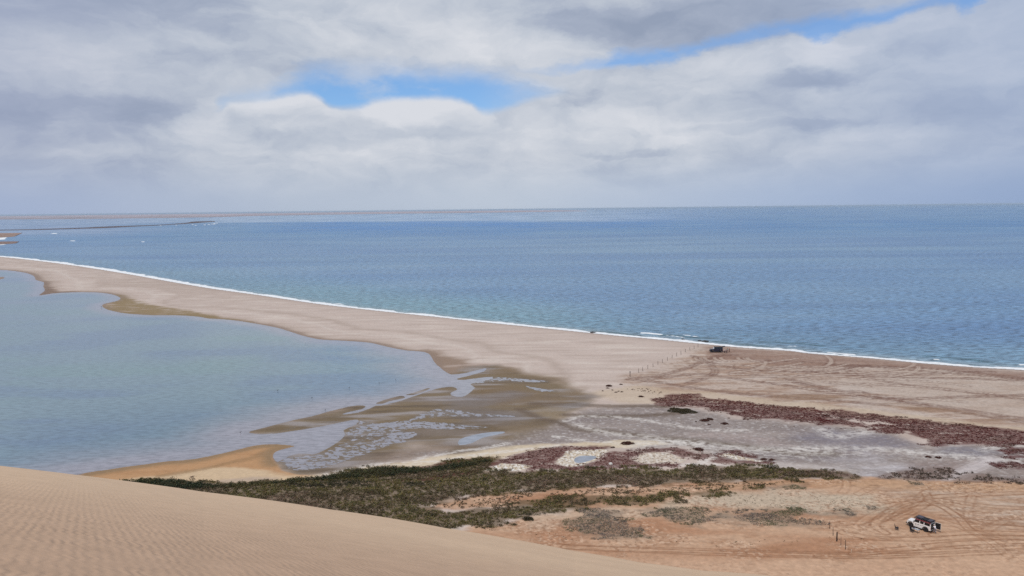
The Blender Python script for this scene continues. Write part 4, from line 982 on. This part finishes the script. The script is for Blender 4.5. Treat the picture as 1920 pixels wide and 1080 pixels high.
M_PW = plain_mat('white_paint', srgb(228, 226, 224), .35, coat=.4, var=.03)
M_PD = plain_mat('navy_paint', srgb(38, 40, 58), .3, coat=.5, var=.05)
M_BLK = plain_mat('black_plastic', (.012, .012, .014), .6)
M_GLS = plain_mat('dark_glass', (.008, .009, .012), .12, spec=.5)
M_TYR = plain_mat('tyre_rubber', (.018, .017, .018), .85)
M_RIM = plain_mat('dark_rim', (.05, .05, .055), .4, metal=.6)
M_RED = plain_mat('red_canvas', srgb(128, 30, 40), .8)
M_RACK = plain_mat('rack_grey', srgb(72, 68, 76), .6)
M_LMP = plain_mat('lamp_lens', (.6, .6, .58), .15)
M_SIL = plain_mat('pale_metal', srgb(176, 184, 192), .4, metal=.3)
M_WOOD = plain_mat('weathered_wood', srgb(78, 64, 58), .9, var=.3)
M_WOODB = plain_mat('blackened_wood', srgb(34, 26, 28), .9, var=.3)
M_WOODP = plain_mat('bleached_wood', srgb(196, 180, 160), .9, var=.2)
M_SKIN = plain_mat('skin', srgb(168, 120, 96), .6)
M_HAIR = plain_mat('hair', (.03, .02, .015), .8)
M_BLUE = plain_mat('blue_box', srgb(60, 100, 150), .5)
M_ROCK = plain_mat('dark_rock', (.045, .042, .04), .8, var=.4)
M_PALE = plain_mat('pale_stone', srgb(200, 196, 190), .8, var=.2)
def cloth(name, c): return plain_mat(name, srgb(*c), .85, var=.1)

def arch(cx, r, z0, n=8):
    return [(cx + r * math.cos(a), z0 + r * math.sin(a)) for a in [math.pi * k / n for k in range(n + 1)]]
def offroader(name, loc, rz, paint, s, white=True):
    root = empty(name, loc, rz, s)
    fx, rx, wr = 1.42, -1.38, .41
    bm = bmesh.new()
    low = [(2.12, .62), (2.12, 1.16), (1.0, 1.22), (-2.30, 1.22), (-2.30, .55)]
    seq = [(-2.30, .55)] + [(x, z) for x, z in arch(rx, .52, .50)][::-1] + [(-.80, .45), (.84, .45)] + [(x, z) for x, z in arch(fx, .52, .50)][::-1] + [(2.12, .60), (2.12, 1.12), (2.02, 1.18), (.98, 1.24), (-2.30, 1.24)]
    prism(bm, seq, -.84, .84)
    o = finish(bm, 'body', paint, root)
    bm = bmesh.new(); box(bm, .99, 2.06, -.62, .62, 1.19, 1.27, .03); finish(bm, 'bonnet', paint, root)
    # wing top and arches
    for sy in (-1, 1):
        for cx in (fx, rx):
            bm = bmesh.new()
            a = arch(cx, .58, .50); b = arch(cx, .50, .50)
            for k in range(len(a) - 1):
                y0, y1 = (.845, .93) if sy > 0 else (-.93, -.845)
                vs = [bm.verts.new((p[0], y, p[1])) for y in (y0, y1) for p in (a[k], a[k + 1], b[k + 1], b[k])]
                for f in ((0, 1, 2, 3), (7, 6, 5, 4), (0, 4, 5, 1), (2, 6, 7, 3), (1, 5, 6, 2), (0, 3, 7, 4)): bm.faces.new([vs[i] for i in f])
            finish(bm, 'wheel_arch', M_BLK if white else paint, root)
    # cabin: pillars and roof left open for the panes to sit in
    bm = bmesh.new()
    zt, zb, yb, yt = 1.92, 1.242, .83, .74
    prof = [(.98, zb), (.72, zt), (-2.26, zt), (-2.29, zb)]
    a = [bm.verts.new((x, -yb if z < 1.5 else -yt, z)) for x, z in prof]; b = [bm.verts.new((x, yb if z < 1.5 else yt, z)) for x, z in prof]
    bm.faces.new(a); bm.faces.new(b[::-1])
    for i in range(4): bm.faces.new((a[i], b[i], b[(i + 1) % 4], a[(i + 1) % 4]))
    finish(bm, 'cabin', paint, root)
    bm = bmesh.new(); box(bm, -2.28, .74, -.75, .75, 1.921, 1.985, .03); finish(bm, 'roof', M_BLK if not white else M_PW, root)
    def side(x0, x1, z0, z1, sy, t=.012, dz=0):
        f = lambda z: (yb + (yt - yb) * (z - zb) / (zt - zb) + .003) * sy
        p = [(x0, f(z0), z0), (x1, f(z0), z0), (x1 - (.16 if x1 > .7 else 0), f(z1), z1), (x0, f(z1), z1)]
        return p if sy < 0 else p[::-1]
    for sy in (-1, 1):
        for x0, x1 in ((-2.14, -1.12), (-.98, -.32), (-.18, .78)):
            bm = bmesh.new(); slab(bm, side(x0, x1, 1.34, 1.82, sy), .012); finish(bm, 'side_window', M_GLS, root)
        for x0, x1 in ((-1.0, -.27), (-.23, .78)):
            bm = bmesh.new(); box(bm, x0, x1, .842 * sy - .006, .842 * sy + .010, .62, 1.22, .004); dr = finish(bm, 'side_door', paint, root)
            bm = bmesh.new(); box(bm, x0 + .06, x0 + .2, .842 * sy - .03, .842 * sy + .035, 1.08, 1.12, .008); finish(bm, 'handle', M_BLK, dr)
        bm = bmesh.new(); box(bm, .70, .84, sy * .93 - .10, sy * .93 + .10, 1.32, 1.52, .02); tube(bm, (.76, sy * .80, 1.36), (.76, sy * .93, 1.38), .02); finish(bm, 'wing_mirror', M_BLK, root)
        bm = bmesh.new(); tube(bm, (2.12, sy * .60, .98), (2.15, sy * .60, .98), .11, 14); finish(bm, 'headlight', M_LMP, root)
        bm = bmesh.new(); box(bm, -.78, .82, sy * .90 - .09, sy * .90 + .07, .38, .43, .012); finish(bm, 'side_step', M_BLK, root)
        bm = bmesh.new(); box(bm, -2.325, -2.29, sy * .76 - .05, sy * .76 + .05, .8, 1.1, .005); finish(bm, 'tail_light', M_RED, root)
    bm = bmesh.new(); slab(bm, [(.955, -.72, 1.32), (.955, .72, 1.32), (.765, .66, 1.84), (.765, -.66, 1.84)], .014); finish(bm, 'windscreen', M_GLS if white else M_PW, root)  # dark vehicle's pane is painted white as a glint
    bm = bmesh.new(); box(bm, 2.12, 2.16, -.46, .46, .78, 1.12, .01)
    for k in range(5): box(bm, 2.155, 2.175, -.44, .44, .81 + k * .06, .83 + k * .06)
    finish(bm, 'grille', M_BLK, root)
    bm = bmesh.new(); box(bm, 2.13, 2.34, -.86, .86, .48, .70, .03); finish(bm, 'front_bumper', M_BLK, root)
    bm = bmesh.new(); box(bm, -2.42, -2.31, -.84, .84, .45, .60, .02); finish(bm, 'rear_bumper', M_BLK, root)
    for cx in (fx, rx):
        for sy in (-1, 1):
            wh = empty('wheel', (cx, sy * .74, wr)); wh.parent = root
            bm = bmesh.new()
            prof = [(.24, -.12), (.38, -.125), (.41, -.09), (.41, .09), (.38, .125), (.24, .12)]
            n = 24; rings = []
            for k in range(n):
                a = 6.28318 * k / n; rings.append([bm.verts.new((r * math.cos(a), y, r * math.sin(a))) for r, y in prof])
            for k in range(n):
                for j in range(6):
                    j2 = (j + 1) % 6; bm.faces.new((rings[k][j], rings[(k + 1) % n][j], rings[(k + 1) % n][j2], rings[k][j2]))
            finish(bm, 'tyre', M_TYR, wh)
            bm = bmesh.new(); tube(bm, (0, -.07, 0), (0, .07, 0), .235, 20)
            for k in range(6):
                a = 1.0472 * k; tube(bm, (.03 * math.cos(a), sy * .085, .03 * math.sin(a)), (.20 * math.cos(a), sy * .085, .20 * math.sin(a)), .025, 6)
            finish(bm, 'rim', M_RIM, wh)
    if white:
        # long roof rack with a folded roof tent and the red awning below it
        rk = bmesh.new()
        for yy in (-.80, .80):
            box(rk, -2.36, .78, yy - .025, yy + .025, 2.08, 2.13); box(rk, -2.36, .78, yy - .02, yy + .02, 2.22, 2.26)
            for k in range(7): box(rk, -2.30 + k * .5, -2.26 + k * .5, yy - .018, yy + .018, 1.95, 2.24)
        for k in range(13): box(rk, -2.34 + k * .255, -2.24 + k * .255, -.79, .79, 2.085, 2.115)
        box(rk, -2.37, -2.33, -.80, .80, 2.22, 2.26); box(rk, .75, .79, -.80, .80, 2.22, 2.26)
        rack = finish(rk, 'roof_rack', M_BLK, root)
        bm = bmesh.new(); box(bm, -.55, .62, -.66, .52, 2.13, 2.36, .05); finish(bm, 'roof_bag', M_RACK, rack)
        bm = bmesh.new(); box(bm, -1.45, -.62, -.2, .62, 2.13, 2.30, .03); finish(bm, 'roof_bag', M_BLK, rack)
        bm = bmesh.new(); box(bm, -2.25, -1.52, -.70, .62, 2.13, 2.33, .04); finish(bm, 'roof_box', M_RACK, rack)
        bm = bmesh.new(); tube(bm, (-.6, -.45, 2.24), (-1.45, -.45, 2.24), .09, 10); finish(bm, 'gas_bottle', M_BLK, rack)
        bm = bmesh.new(); box(bm, -2.30, .55, .765, .90, 1.91, 2.06, .04); finish(bm, 'awning', M_RED, root)
        bm = bmesh.new(); box(bm, -2.30, .55, -.90, -.765, 1.91, 2.06, .04); finish(bm, 'awning', M_RED, root)
        # rear door hinged on the far side and swung wide open
        hinge = Vector((-2.31, -.80, 0)); R_ = Matrix.Rotation(math.radians(98), 3, 'Z')
        bm = bmesh.new(); box(bm, -2.36, -2.315, -.80, .20, .62, 1.86, .015, rot=(R_, hinge)); rd = finish(bm, 'rear_door', M_PW, root, label='rear door swung wide open with dark inner panel')
        bm = bmesh.new(); box(bm, -2.312, -2.295, -.76, .16, .66, 1.82, .004, rot=(R_, hinge)); finish(bm, 'door_lining', M_BLK, rd)
        bm = bmesh.new()
        n_ = Vector((-2.36, -.05, 0)); tube(bm, hinge + R_ @ (Vector((-2.36, -.30, 1.15)) - hinge), hinge + R_ @ (Vector((-2.58, -.30, 1.15)) - hinge), .38, 20); finish(bm, 'spare_wheel', M_TYR, rd)
        bm = bmesh.new(); box(bm, -2.30, -2.294, -.72, .72, .66, 1.86); finish(bm, 'load_bay_shade', M_BLK, root)  # thin black sheet paints the shaded inside behind the open door
        bm = bmesh.new(); box(bm, -2.50, -2.31, -.62, -.22, .84, 1.00, .02); finish(bm, 'drawer_box', M_BLUE, root)
        # dark markings on the doors
        bm = bmesh.new(); tube(bm, (.46, .853, .92), (.46, .860, .92), .085, 12); box(bm, .42, .50, .853, .859, 1.0, 1.06); finish(bm, 'door_emblem', M_BLK, root)
        bm = bmesh.new()
        for k, (x, w_, h_) in enumerate(((.20, .07, .10), (.11, .05, .07), (.04, .05, .07), (-.03, .05, .09), (-.10, .05, .07), (-.17, .05, .07), (-.42, .06, .08), (-.50, .05, .06), (-.58, .05, .08), (-.66, .05, .06))):
            if k in (0, 6): bm = bmesh.new(); box(bm, x - .2, x + .06, .8530, .8545, .935, .945)
            box(bm, x, x + w_, .853, .858, .93, .93 + h_)
            if k in (5, 9): finish(bm, 'door_lettering', M_RACK, root)
        bm = bmesh.new(); box(bm, 1.05, 1.95, .842, .850, 1.13, 1.17); finish(bm, 'wing_stripe', M_BLK, root)
        bm = bmesh.new(); tube(bm, (.95, -.90, 1.2), (.80, -.86, 2.0), .035); box(bm, .74, .86, -.93, -.79, 1.98, 2.14, .02); finish(bm, 'snorkel', M_BLK, root)
    else:
        bm = bmesh.new()
        for yy in (-.66, .66): box(bm, -2.1, .55, yy - .02, yy + .02, 2.03, 2.06)
        for k in range(4): box(bm, -2.0 + k * .8, -1.95 + k * .8, -.68, .68, 1.985, 2.04)
        finish(bm, 'roof_rack', M_BLK, root)
        R_ = Matrix.Rotation(math.radians(104), 3, 'Y'); hinge = Vector((-2.30, 0, 1.95))
        bm = bmesh.new(); box(bm, -2.34, -2.30, -.78, .78, .95, 1.95, .015, rot=(R_, hinge)); tg = finish(bm, 'tailgate', M_BLK, root, label='dark tailgate lifted high over the open boot')
        bm = bmesh.new(); box(bm, -2.297, -2.288, -.6, .6, 1.35, 1.85, rot=(R_, hinge)); finish(bm, 'rear_window', M_GLS, tg)
        bm = bmesh.new(); box(bm, -2.31, -2.302, -.72, .72, .66, 1.86); finish(bm, 'load_bay_shade', M_BLK, root)  # black sheet painted as the shade inside the open boot
        bm = bmesh.new(); box(bm, -2.46, -2.312, -.5, -.05, .80, 1.15, .02); finish(bm, 'cool_box', M_PW, root)
    return root

# ---- people: one skinned body each, clothing as parts
def skin_obj(name, pts, rad, edges, mat, parent, sub=1, root_i=0):
    me = bpy.data.meshes.new(name); me.from_pydata([tuple(p) for p in pts], edges, [])
    o = bpy.data.objects.new(name, me); COL.objects.link(o)
    md = o.modifiers.new('Skin', 'SKIN'); md.use_smooth_shade = True
    for i, d in enumerate(me.skin_vertices[0].data):
        d.radius = (rad[i], rad[i]); d.use_root = (i == root_i)
    o.modifiers.new('Subdivision', 'SUBSURF').levels = sub; o.modifiers['Subdivision'].render_levels = sub
    bpy.context.view_layer.update()
    dg = bpy.context.evaluated_depsgraph_get(); m2 = bpy.data.meshes.new_from_object(o.evaluated_get(dg))
    o.modifiers.clear(); o.data = m2; m2.name = name
    m2.materials.clear(); m2.materials.append(mat); o.parent = parent
    return o
def person(px, py, rz, label, shirt, trousers, pose, s=1.0, hat=None, off=(0, 0)):
    """pose: lean (torso forward, radians), arms (pairs of elbow/hand offsets), stride, squat"""
    x, y = at(px, py); x += off[0]; y += off[1]
    root = empty('person', (x, y, ground_z(x, y) - .01), rz, s)
    lean, sq, stride = pose.get('lean', 0), pose.get('squat', 0), pose.get('stride', .1)
    hz = .92 - sq; hip = Vector((-.12 * lean - sq * .5, 0, hz))
    T = Matrix.Rotation(lean, 3, 'Y')
    up_ = lambda x, y, z: hip + T @ Vector((x, y, z))
    pts = [hip, up_(0, 0, .18), up_(0, 0, .36), up_(0, 0, .47), up_(.01, 0, .56), up_(.03, 0, .66), up_(.02, 0, .76)]
    rad = [.13, .125, .14, .07, .052, .085, .07]; ed = [(0, 1), (1, 2), (2, 3), (3, 4), (4, 5), (5, 6)]
    arms = []
    for sd in (-1, 1):
        b = len(pts); sh = up_(0, sd * .17, .43)
        e = Vector(pose.get('elbow', (.06, .24, .16))); h = Vector(pose.get('hand', (.18, .22, -.06)))
        if sd > 0 and 'hand2' in pose: e = Vector(pose['elbow2']); h = Vector(pose['hand2'])
        el_ = hip + T @ Vector((e.x, sd * e.y, e.z)); ha = hip + T @ Vector((h.x, sd * h.y, h.z)); dr = (ha - el_).normalized()
        pts += [sh, el_, ha, ha + dr * .08]; rad += [.06, .042, .028, .030]; ed += [(2, b), (b, b + 1), (b + 1, b + 2), (b + 2, b + 3)]
        side = dr.cross(Vector((0, 0, 1))).normalized()
        for k, ln in enumerate((.070, .080, .075, .058)):
            q = len(pts); p0 = ha + dr * .10 + side * (.02 * (k - 1.5)); pts += [p0, p0 + dr * ln * .6 - Vector((0, 0, .012))]; rad += [.009, .008]; ed += [(b + 3, q), (q, q + 1)]
        q = len(pts); pts += [ha + dr * .04 + side * .045]; rad += [.010]; ed += [(b + 2, q)]
        arms.append((sh, el_, ha))
    legs = []
    for sd in (-1, 1):
        b = len(pts); st = stride * sd
        hp = hip + Vector((0, sd * .09, -.05)); an = Vector((st, sd * .12, .08)); kn = (hp + an) / 2 + Vector((.05 + sq * .75, 0, .02))
        pts += [hp, kn, an, an + Vector((.15, sd * .02, -.045))]; rad += [.085, .058, .040, .036]; ed += [(0, b), (b, b + 1), (b + 1, b + 2), (b + 2, b + 3)]
        legs.append((hp, kn, an))
    skin_obj('body', pts, rad, ed, M_SKIN, root, 1)
    # clothing
    P3 = [hip + T @ Vector((0, 0, -.02)), pts[1], pts[2], up_(0, 0, .45)]; R3 = [.150, .142, .160, .085]; E3 = [(0, 1), (1, 2), (2, 3)]
    for sh, el_, ha in arms:
        b = len(P3); m_ = el_ + (ha - el_) * pose.get('sleeve', .1); P3 += [sh, el_, m_]; R3 += [.075, .056, .050]; E3 += [(2, b), (b, b + 1), (b + 1, b + 2)]
    skin_obj('shirt', P3, R3, E3, shirt, root, 1)
    P3 = [hip + Vector((0, 0, .03))]; R3 = [.148]; E3 = []
    for hp, kn, an in legs:
        b = len(P3); P3 += [hp, kn, an + Vector((0, 0, .02))]; R3 += [.102, .074, .060]; E3 += [(0, b), (b, b + 1), (b + 1, b + 2)]
    skin_obj('trousers', P3, R3, E3, trousers, root, 1)
    hc = up_(.02, 0, .70); F_ = (T @ Vector((1, 0, 0))).normalized(); U_ = (T @ Vector((0, 0, 1))).normalized()
    bm = bmesh.new(); bmesh.ops.create_uvsphere(bm, u_segments=14, v_segments=10, radius=.102, matrix=Matrix.Translation(hc - F_ * .012 + U_ * .025))
    if hat: 
        tube(bm, hc + U_ * .05, hc + U_ * .065, .15, 16)
    finish(bm, 'hat' if hat else 'hair', hat or M_HAIR, root, True)
    bm = bmesh.new(); tube(bm, hc + F_ * .09 - U_ * .02, hc + F_ * .118 - U_ * .035, .014, 6, .006); finish(bm, 'nose', M_SKIN, root)
    for sd in (-1, 1):
        bm = bmesh.new(); bmesh.ops.create_uvsphere(bm, u_segments=6, v_segments=5, radius=.012, matrix=Matrix.Translation(hc + F_ * .088 + U_ * .005 + Vector((0, sd * .03, 0)))); finish(bm, 'eye', M_BLK, root)
        an = legs[0 if sd < 0 else 1][2]; bm = bmesh.new(); box(bm, an.x - .06, an.x + .20, an.y - .045, an.y + .045, .005, .10, .02); finish(bm, 'shoe', M_BLK, root)
    tag(root, label, 'person')
    return root

# white vehicle on the plain
w1 = np.array(P(1705, 987.5)); HEAD = math.radians(124); hv = Vector((math.cos(HEAD), math.sin(HEAD), 0)); lv = Vector((-hv.y, hv.x, 0))
SW = .97
mid = Vector((*at(1721, 992.7), 0)); cw = mid - lv * .85 * SW
white_car = offroader('offroad_vehicle', (cw.x, cw.y, ground_z(cw.x, cw.y) - .02), HEAD, M_PW, SW, True)
tag(white_car, 'white long off-road vehicle with roof rack and open rear door parked on orange sand', 'off-road vehicle')
M_WS = cloth('white_shirt', (226, 226, 232)); M_GT = cloth('grey_trousers', (150, 148, 160))
person(1752.5, 999.3, HEAD + math.radians(-25), 'person in white top and grey trousers bending at the back of the white vehicle', M_WS, M_GT, {'lean': .45, 'squat': .04, 'stride': .16, 'elbow': (.22, .2, .24), 'hand': (.42, .16, .22), 'sleeve': .8}, 1.0, hat=M_WS)

# camp table with gear, and two camp chairs
def camp_table(px, py, rz):
    x, y = at(px, py); r = empty('camp_table', (x, y, ground_z(x, y)), rz)
    bm = bmesh.new(); box(bm, -.62, .62, -.34, .34, .68, .72, .01); finish(bm, 'table_top', M_SIL, r)
    for sx in (-1, 1):
        for sy in (-1, 1):
            bm = bmesh.new(); tube(bm, (sx * .56, sy * .30, 0), (sx * .52, sy * .28, .68), .022, 6); finish(bm, 'leg', M_RACK, r)
    tag(r, 'folding camp table with pale top beside the white vehicle', 'table'); return r, x, y
tr, tx, ty = camp_table(1716.5, 998.5, HEAD)
tz = ground_z(tx, ty) + .722
def on_table(name, dx, dy, fn, mat, label, cat):
    bm = bmesh.new(); fn(bm); o = finish(bm, name, mat); c, s = math.cos(HEAD), math.sin(HEAD)
    o.location = (tx + dx * c - dy * s, ty + dx * s + dy * c, tz); o.rotation_euler = (0, 0, HEAD); tag(o, label, cat)
on_table('crate', .36, .02, lambda b: box(b, -.16, .16, -.13, .13, 0, .16, .015), M_RACK, 'small grey crate at the left end of the camp table', 'crate')
on_table('washing_bowl', -.30, .02, lambda b: tube(b, (0, 0, 0), (0, 0, .10), .13, 16, .17), M_PALE, 'round white bowl standing on the camp table', 'bowl')
def camp_chair(px, py, rz, label):
    x, y = at(px, py); r = empty('camp_chair', (x, y, ground_z(x, y)), rz)
    bm = bmesh.new(); box(bm, -.28, .28, -.30, .30, .38, .47, .015); finish(bm, 'seat', M_BLK, r)
    bm = bmesh.new(); box(bm, -.32, -.25, -.30, .30, .46, 1.05, .015, rot=(Matrix.Rotation(-.18, 3, 'Y'), Vector((-.27, 0, .48)))); finish(bm, 'backrest', M_BLK, r)
    for sy in (-1, 1):
        bm = bmesh.new(); tube(bm, (-.27, sy * .29, 0), (.25, sy * .27, .62), .018, 6); finish(bm, 'leg', M_RACK, r)
        bm = bmesh.new(); tube(bm, (.27, sy * .29, 0), (-.27, sy * .27, .62), .018, 6); finish(bm, 'leg', M_RACK, r)
        bm = bmesh.new(); box(bm, -.26, .26, sy * .29 - .03, sy * .29 + .03, .62, .645, .006); finish(bm, 'armrest', M_BLK, r)
    tag(r, label, 'chair')
camp_chair(1681.5, 993.5, math.radians(-20), 'black folding camp chair standing alone left of the white vehicle')
camp_chair(1710.5, 998.2, HEAD + math.radians(180), 'black folding camp chair at the left end of the camp table')

# dark vehicle on the beach with its party
HD = math.radians(180 - 3); mid = Vector((*at(1343.5, 661.0), 0))
cd_ = mid + Vector((0, .9, 0))
dark = offroader('offroad_vehicle', (cd_.x, cd_.y, ground_z(cd_.x, cd_.y) - .03), HD, M_PD, 1.12, False)
tag(dark, 'dark navy off-road vehicle with raised tailgate parked near the surf', 'off-road vehicle')
stand = {'lean': .12, 'stride': .08}; reach = {'lean': .35, 'stride': .14, 'elbow': (.2, .2, .25), 'hand': (.4, .15, .28)}
person(1353.6, 658, math.radians(200), 'person in light blue shirt beside the rear wing of the dark vehicle', cloth('sky_shirt', (176, 200, 222)), cloth('dark_trousers', (40, 42, 56)), stand, 1.0, off=(0, 2.6))
person(1358.6, 661.5, math.radians(170), 'person in white top close under the raised tailgate', cloth('white_top', (236, 236, 238)), cloth('charcoal_trousers', (48, 44, 54)), reach)
person(1361.8, 662.4, math.radians(120), 'person in navy blue clothes standing nearest the camera behind the dark vehicle', cloth('navy_top', (46, 60, 104)), cloth('navy_trousers', (30, 32, 52)), stand)
person(1364.6, 660.6, math.radians(190), 'person in turquoise top behind the dark vehicle', cloth('turquoise_top', (84, 170, 168)), cloth('black_trousers', (26, 26, 32)), stand)
person(1367.6, 660.2, math.radians(160), 'person in dark maroon clothes farthest right of the beach group', cloth('maroon_top', (112, 44, 50)), cloth('maroon_trousers', (46, 24, 30)), {'lean': .05, 'stride': .05, 'elbow': (.1, .2, .22), 'hand': (.25, .1, .3)})

# fence posts
def post(name, px, py, hgt_, r, mat, label, cat, group, tilt=0, cap=None, leanx=0):
    hgt = hgt_ * 1.12; x, y = at(px, py); rt = empty(name, (x, y, ground_z(x, y) - .05), random.uniform(0, 3)); rt.rotation_euler[1] = leanx; rt.rotation_euler[0] = tilt; rt.rotation_euler[2] = 0
    bm = bmesh.new(); tube(bm, (0, 0, 0), (0, 0, hgt), r, 9, r * .88)
    bmesh.ops.subdivide_edges(bm, edges=[e for e in bm.edges if abs(e.verts[0].co.z - e.verts[1].co.z) > .5], cuts=4)
    for v in bm.verts: v.co.x += random.gauss(0, r * .07); v.co.y += random.gauss(0, r * .07)
    finish(bm, 'shaft', mat, rt)
    bm = bmesh.new()
    if cap: box(bm, -r * 1.5, r * 1.5, -r * 1.5, r * 1.5, hgt - .02, hgt + .26, .02)
    else: tube(bm, (0, 0, hgt - .01), (0, 0, hgt + .05), r * .95, 9, r * .4)
    finish(bm, 'post_top', cap or mat, rt); tag(rt, label, cat, group); return rt
ORD = ['first', 'second', 'third', 'fourth', 'fifth', 'sixth', 'seventh', 'eighth', 'ninth', 'tenth', 'eleventh', 'twelfth', 'thirteenth', 'fourteenth', 'fifteenth']
far = [(1197.5, 698.5), (1205, 696), (1214.5, 692), (1224.5, 688), (1233.5, 683.5), (1242, 680), (1251.3, 676), (1260, 671.5), (1268.3, 668), (1276.7, 664.5), (1285, 660.5), (1293.5, 657), (1301.3, 654.2), (1308.7, 651)]
post('fence_post', 1181.3, 706, 1.45, .11, M_WOOD, 'stout dark-topped post starting the beach fence line on the lagoon side', 'post', 'beach fence posts', cap=M_WOODB)
for k, (px, py) in enumerate(far):
    post('fence_post', px, py, 1.35 + random.uniform(-.12, .12), .075, M_WOOD, f'{ORD[k]} slim wooden post after the stout one, counting towards the surf', 'post', 'beach fence posts', random.gauss(0, .02), leanx=random.gauss(0, .03))
near_ = [(1555.4, 991.8, 1.35, .05, M_WOOD, 'slim brown post farthest back of the short row on the orange sand'), (1562, 1004, 1.45, .05, M_WOOD, 'slim brown post just behind the thick black one'),
         (1569, 1014.5, 1.50, .11, M_WOODB, 'thick black post in the middle of the short row'), (1576.5, 1022, 1.40, .035, M_RACK, 'thin faint grey post right after the thick black one'),
         (1585, 1030.5, 1.65, .055, M_WOOD, 'tall slim post nearest the camera in the short row')]
for px, py, h_, r_2, m_, lb in near_: post('fence_post', px, py, h_, r_2, m_, lb, 'post', 'near fence posts', random.gauss(0, .02), leanx=random.gauss(0, .04))
post('stake', 1596, 1036, .50, .06, M_WOODP, 'short bleached white stake at the end of the post row', 'stake', None, 0, leanx=.1)

def rock(px, py, sx, sy, sz, label, mat, name='rock', cat='rock'):
    x, y = at(px, py); bm = bmesh.new(); bmesh.ops.create_icosphere(bm, subdivisions=3, radius=1)
    sd = random.uniform(0, 50)
    for v in bm.verts:
        n = float(fbm(np.array([v.co.x * 2 + sd]), np.array([v.co.y * 2 + v.co.z]), 1.0, 3, 400)[0]); v.co *= 1 + .35 * n; v.co = Vector((v.co.x * sx, v.co.y * sy, v.co.z * sz))
    o = finish(bm, name, mat); o.location = (x, y, max(ground_z(x, y), 0) + sz * .3); tag(o, label, cat)
rock(1312, 639.5, .8, 1.0, .35, 'small dark rock in the foam, left of a longer one', M_ROCK)
rock(1322, 640.6, 1.6, 1.2, .45, 'long low dark rock in the foam just left of the dark vehicle', M_ROCK)
rock(1280, 636.5, .8, 1.0, .3, 'small dark rock in the foam farthest from the dark vehicle', M_ROCK)
rock(1112, 623.6, 1.5, 1.3, .35, 'low dark rock in the surf midway along the beach', M_ROCK)
rock(1145, 870.3, .45, .5, .3, 'white lump lying on the red mat', M_PALE, 'pale_stone', 'stone')
# wading birds on the shallow lagoon
M_BIRD = plain_mat('bird_feathers', srgb(74, 70, 72), .8); M_BIRDW = plain_mat('white_feathers', srgb(220, 218, 216), .8)
def bird(px, py, s, mat, label, a=0):
    x, y = at(px, py); r = empty('wading_bird', (x, y, 0), a, s)
    bm = bmesh.new(); 
    me = bpy.data.meshes.new('b'); bmesh.ops.create_uvsphere(bm, u_segments=12, v_segments=8, radius=1)
    for v in bm.verts: v.co = Vector((v.co.x * .26 - .06 * v.co.x ** 2, v.co.y * .10, v.co.z * .11 + .48 + .03 * v.co.x))
    tube(bm, (.20, 0, .52), (.30, 0, .72), .035, 7, .022); bmesh.ops.create_uvsphere(bm, u_segments=8, v_segments=6, radius=.045, matrix=Matrix.Translation((.31, 0, .75)))
    finish(bm, 'body', mat, r, True)
    bm = bmesh.new(); tube(bm, (.34, 0, .75), (.46, 0, .72), .014, 5, .004); finish(bm, 'bill', M_BLK, r)
    for sy in (-1, 1):
        bm = bmesh.new(); tube(bm, (.0, sy * .04, -.02), (.0, sy * .04, .42), .012, 5); finish(bm, 'leg', M_BLK, r)
    tag(r, label, 'bird', 'wading birds on the lagoon')
for b in [(521, 734, 'dark wading bird alone on the open lagoon, farthest left of the dark ones'), (585, 748, 'dark wading bird on the lagoon between two others, nearest the middle'), (610, 771, 'dark wading bird closest to the long mud spit'),
          (655, 729, 'dark wading bird on the open lagoon above the mud spit tip'), (711, 719.5, 'left bird of the pair near the beach corner of the lagoon'), (742, 714, 'right bird of the pair near the beach corner of the lagoon'), (451, 813, 'wading bird off the tip of the long mud spit')]:
    bird(b[0], b[1], .9, M_BIRD, b[2], random.uniform(0, 6))
bird(572, 644, 1.3, M_BIRDW, 'white wading bird on the far side of the lagoon under the beach', 1)
bird(190, 577, 1.3, M_BIRD, 'dark wading bird beside the brown point at the far lagoon shore', 1)
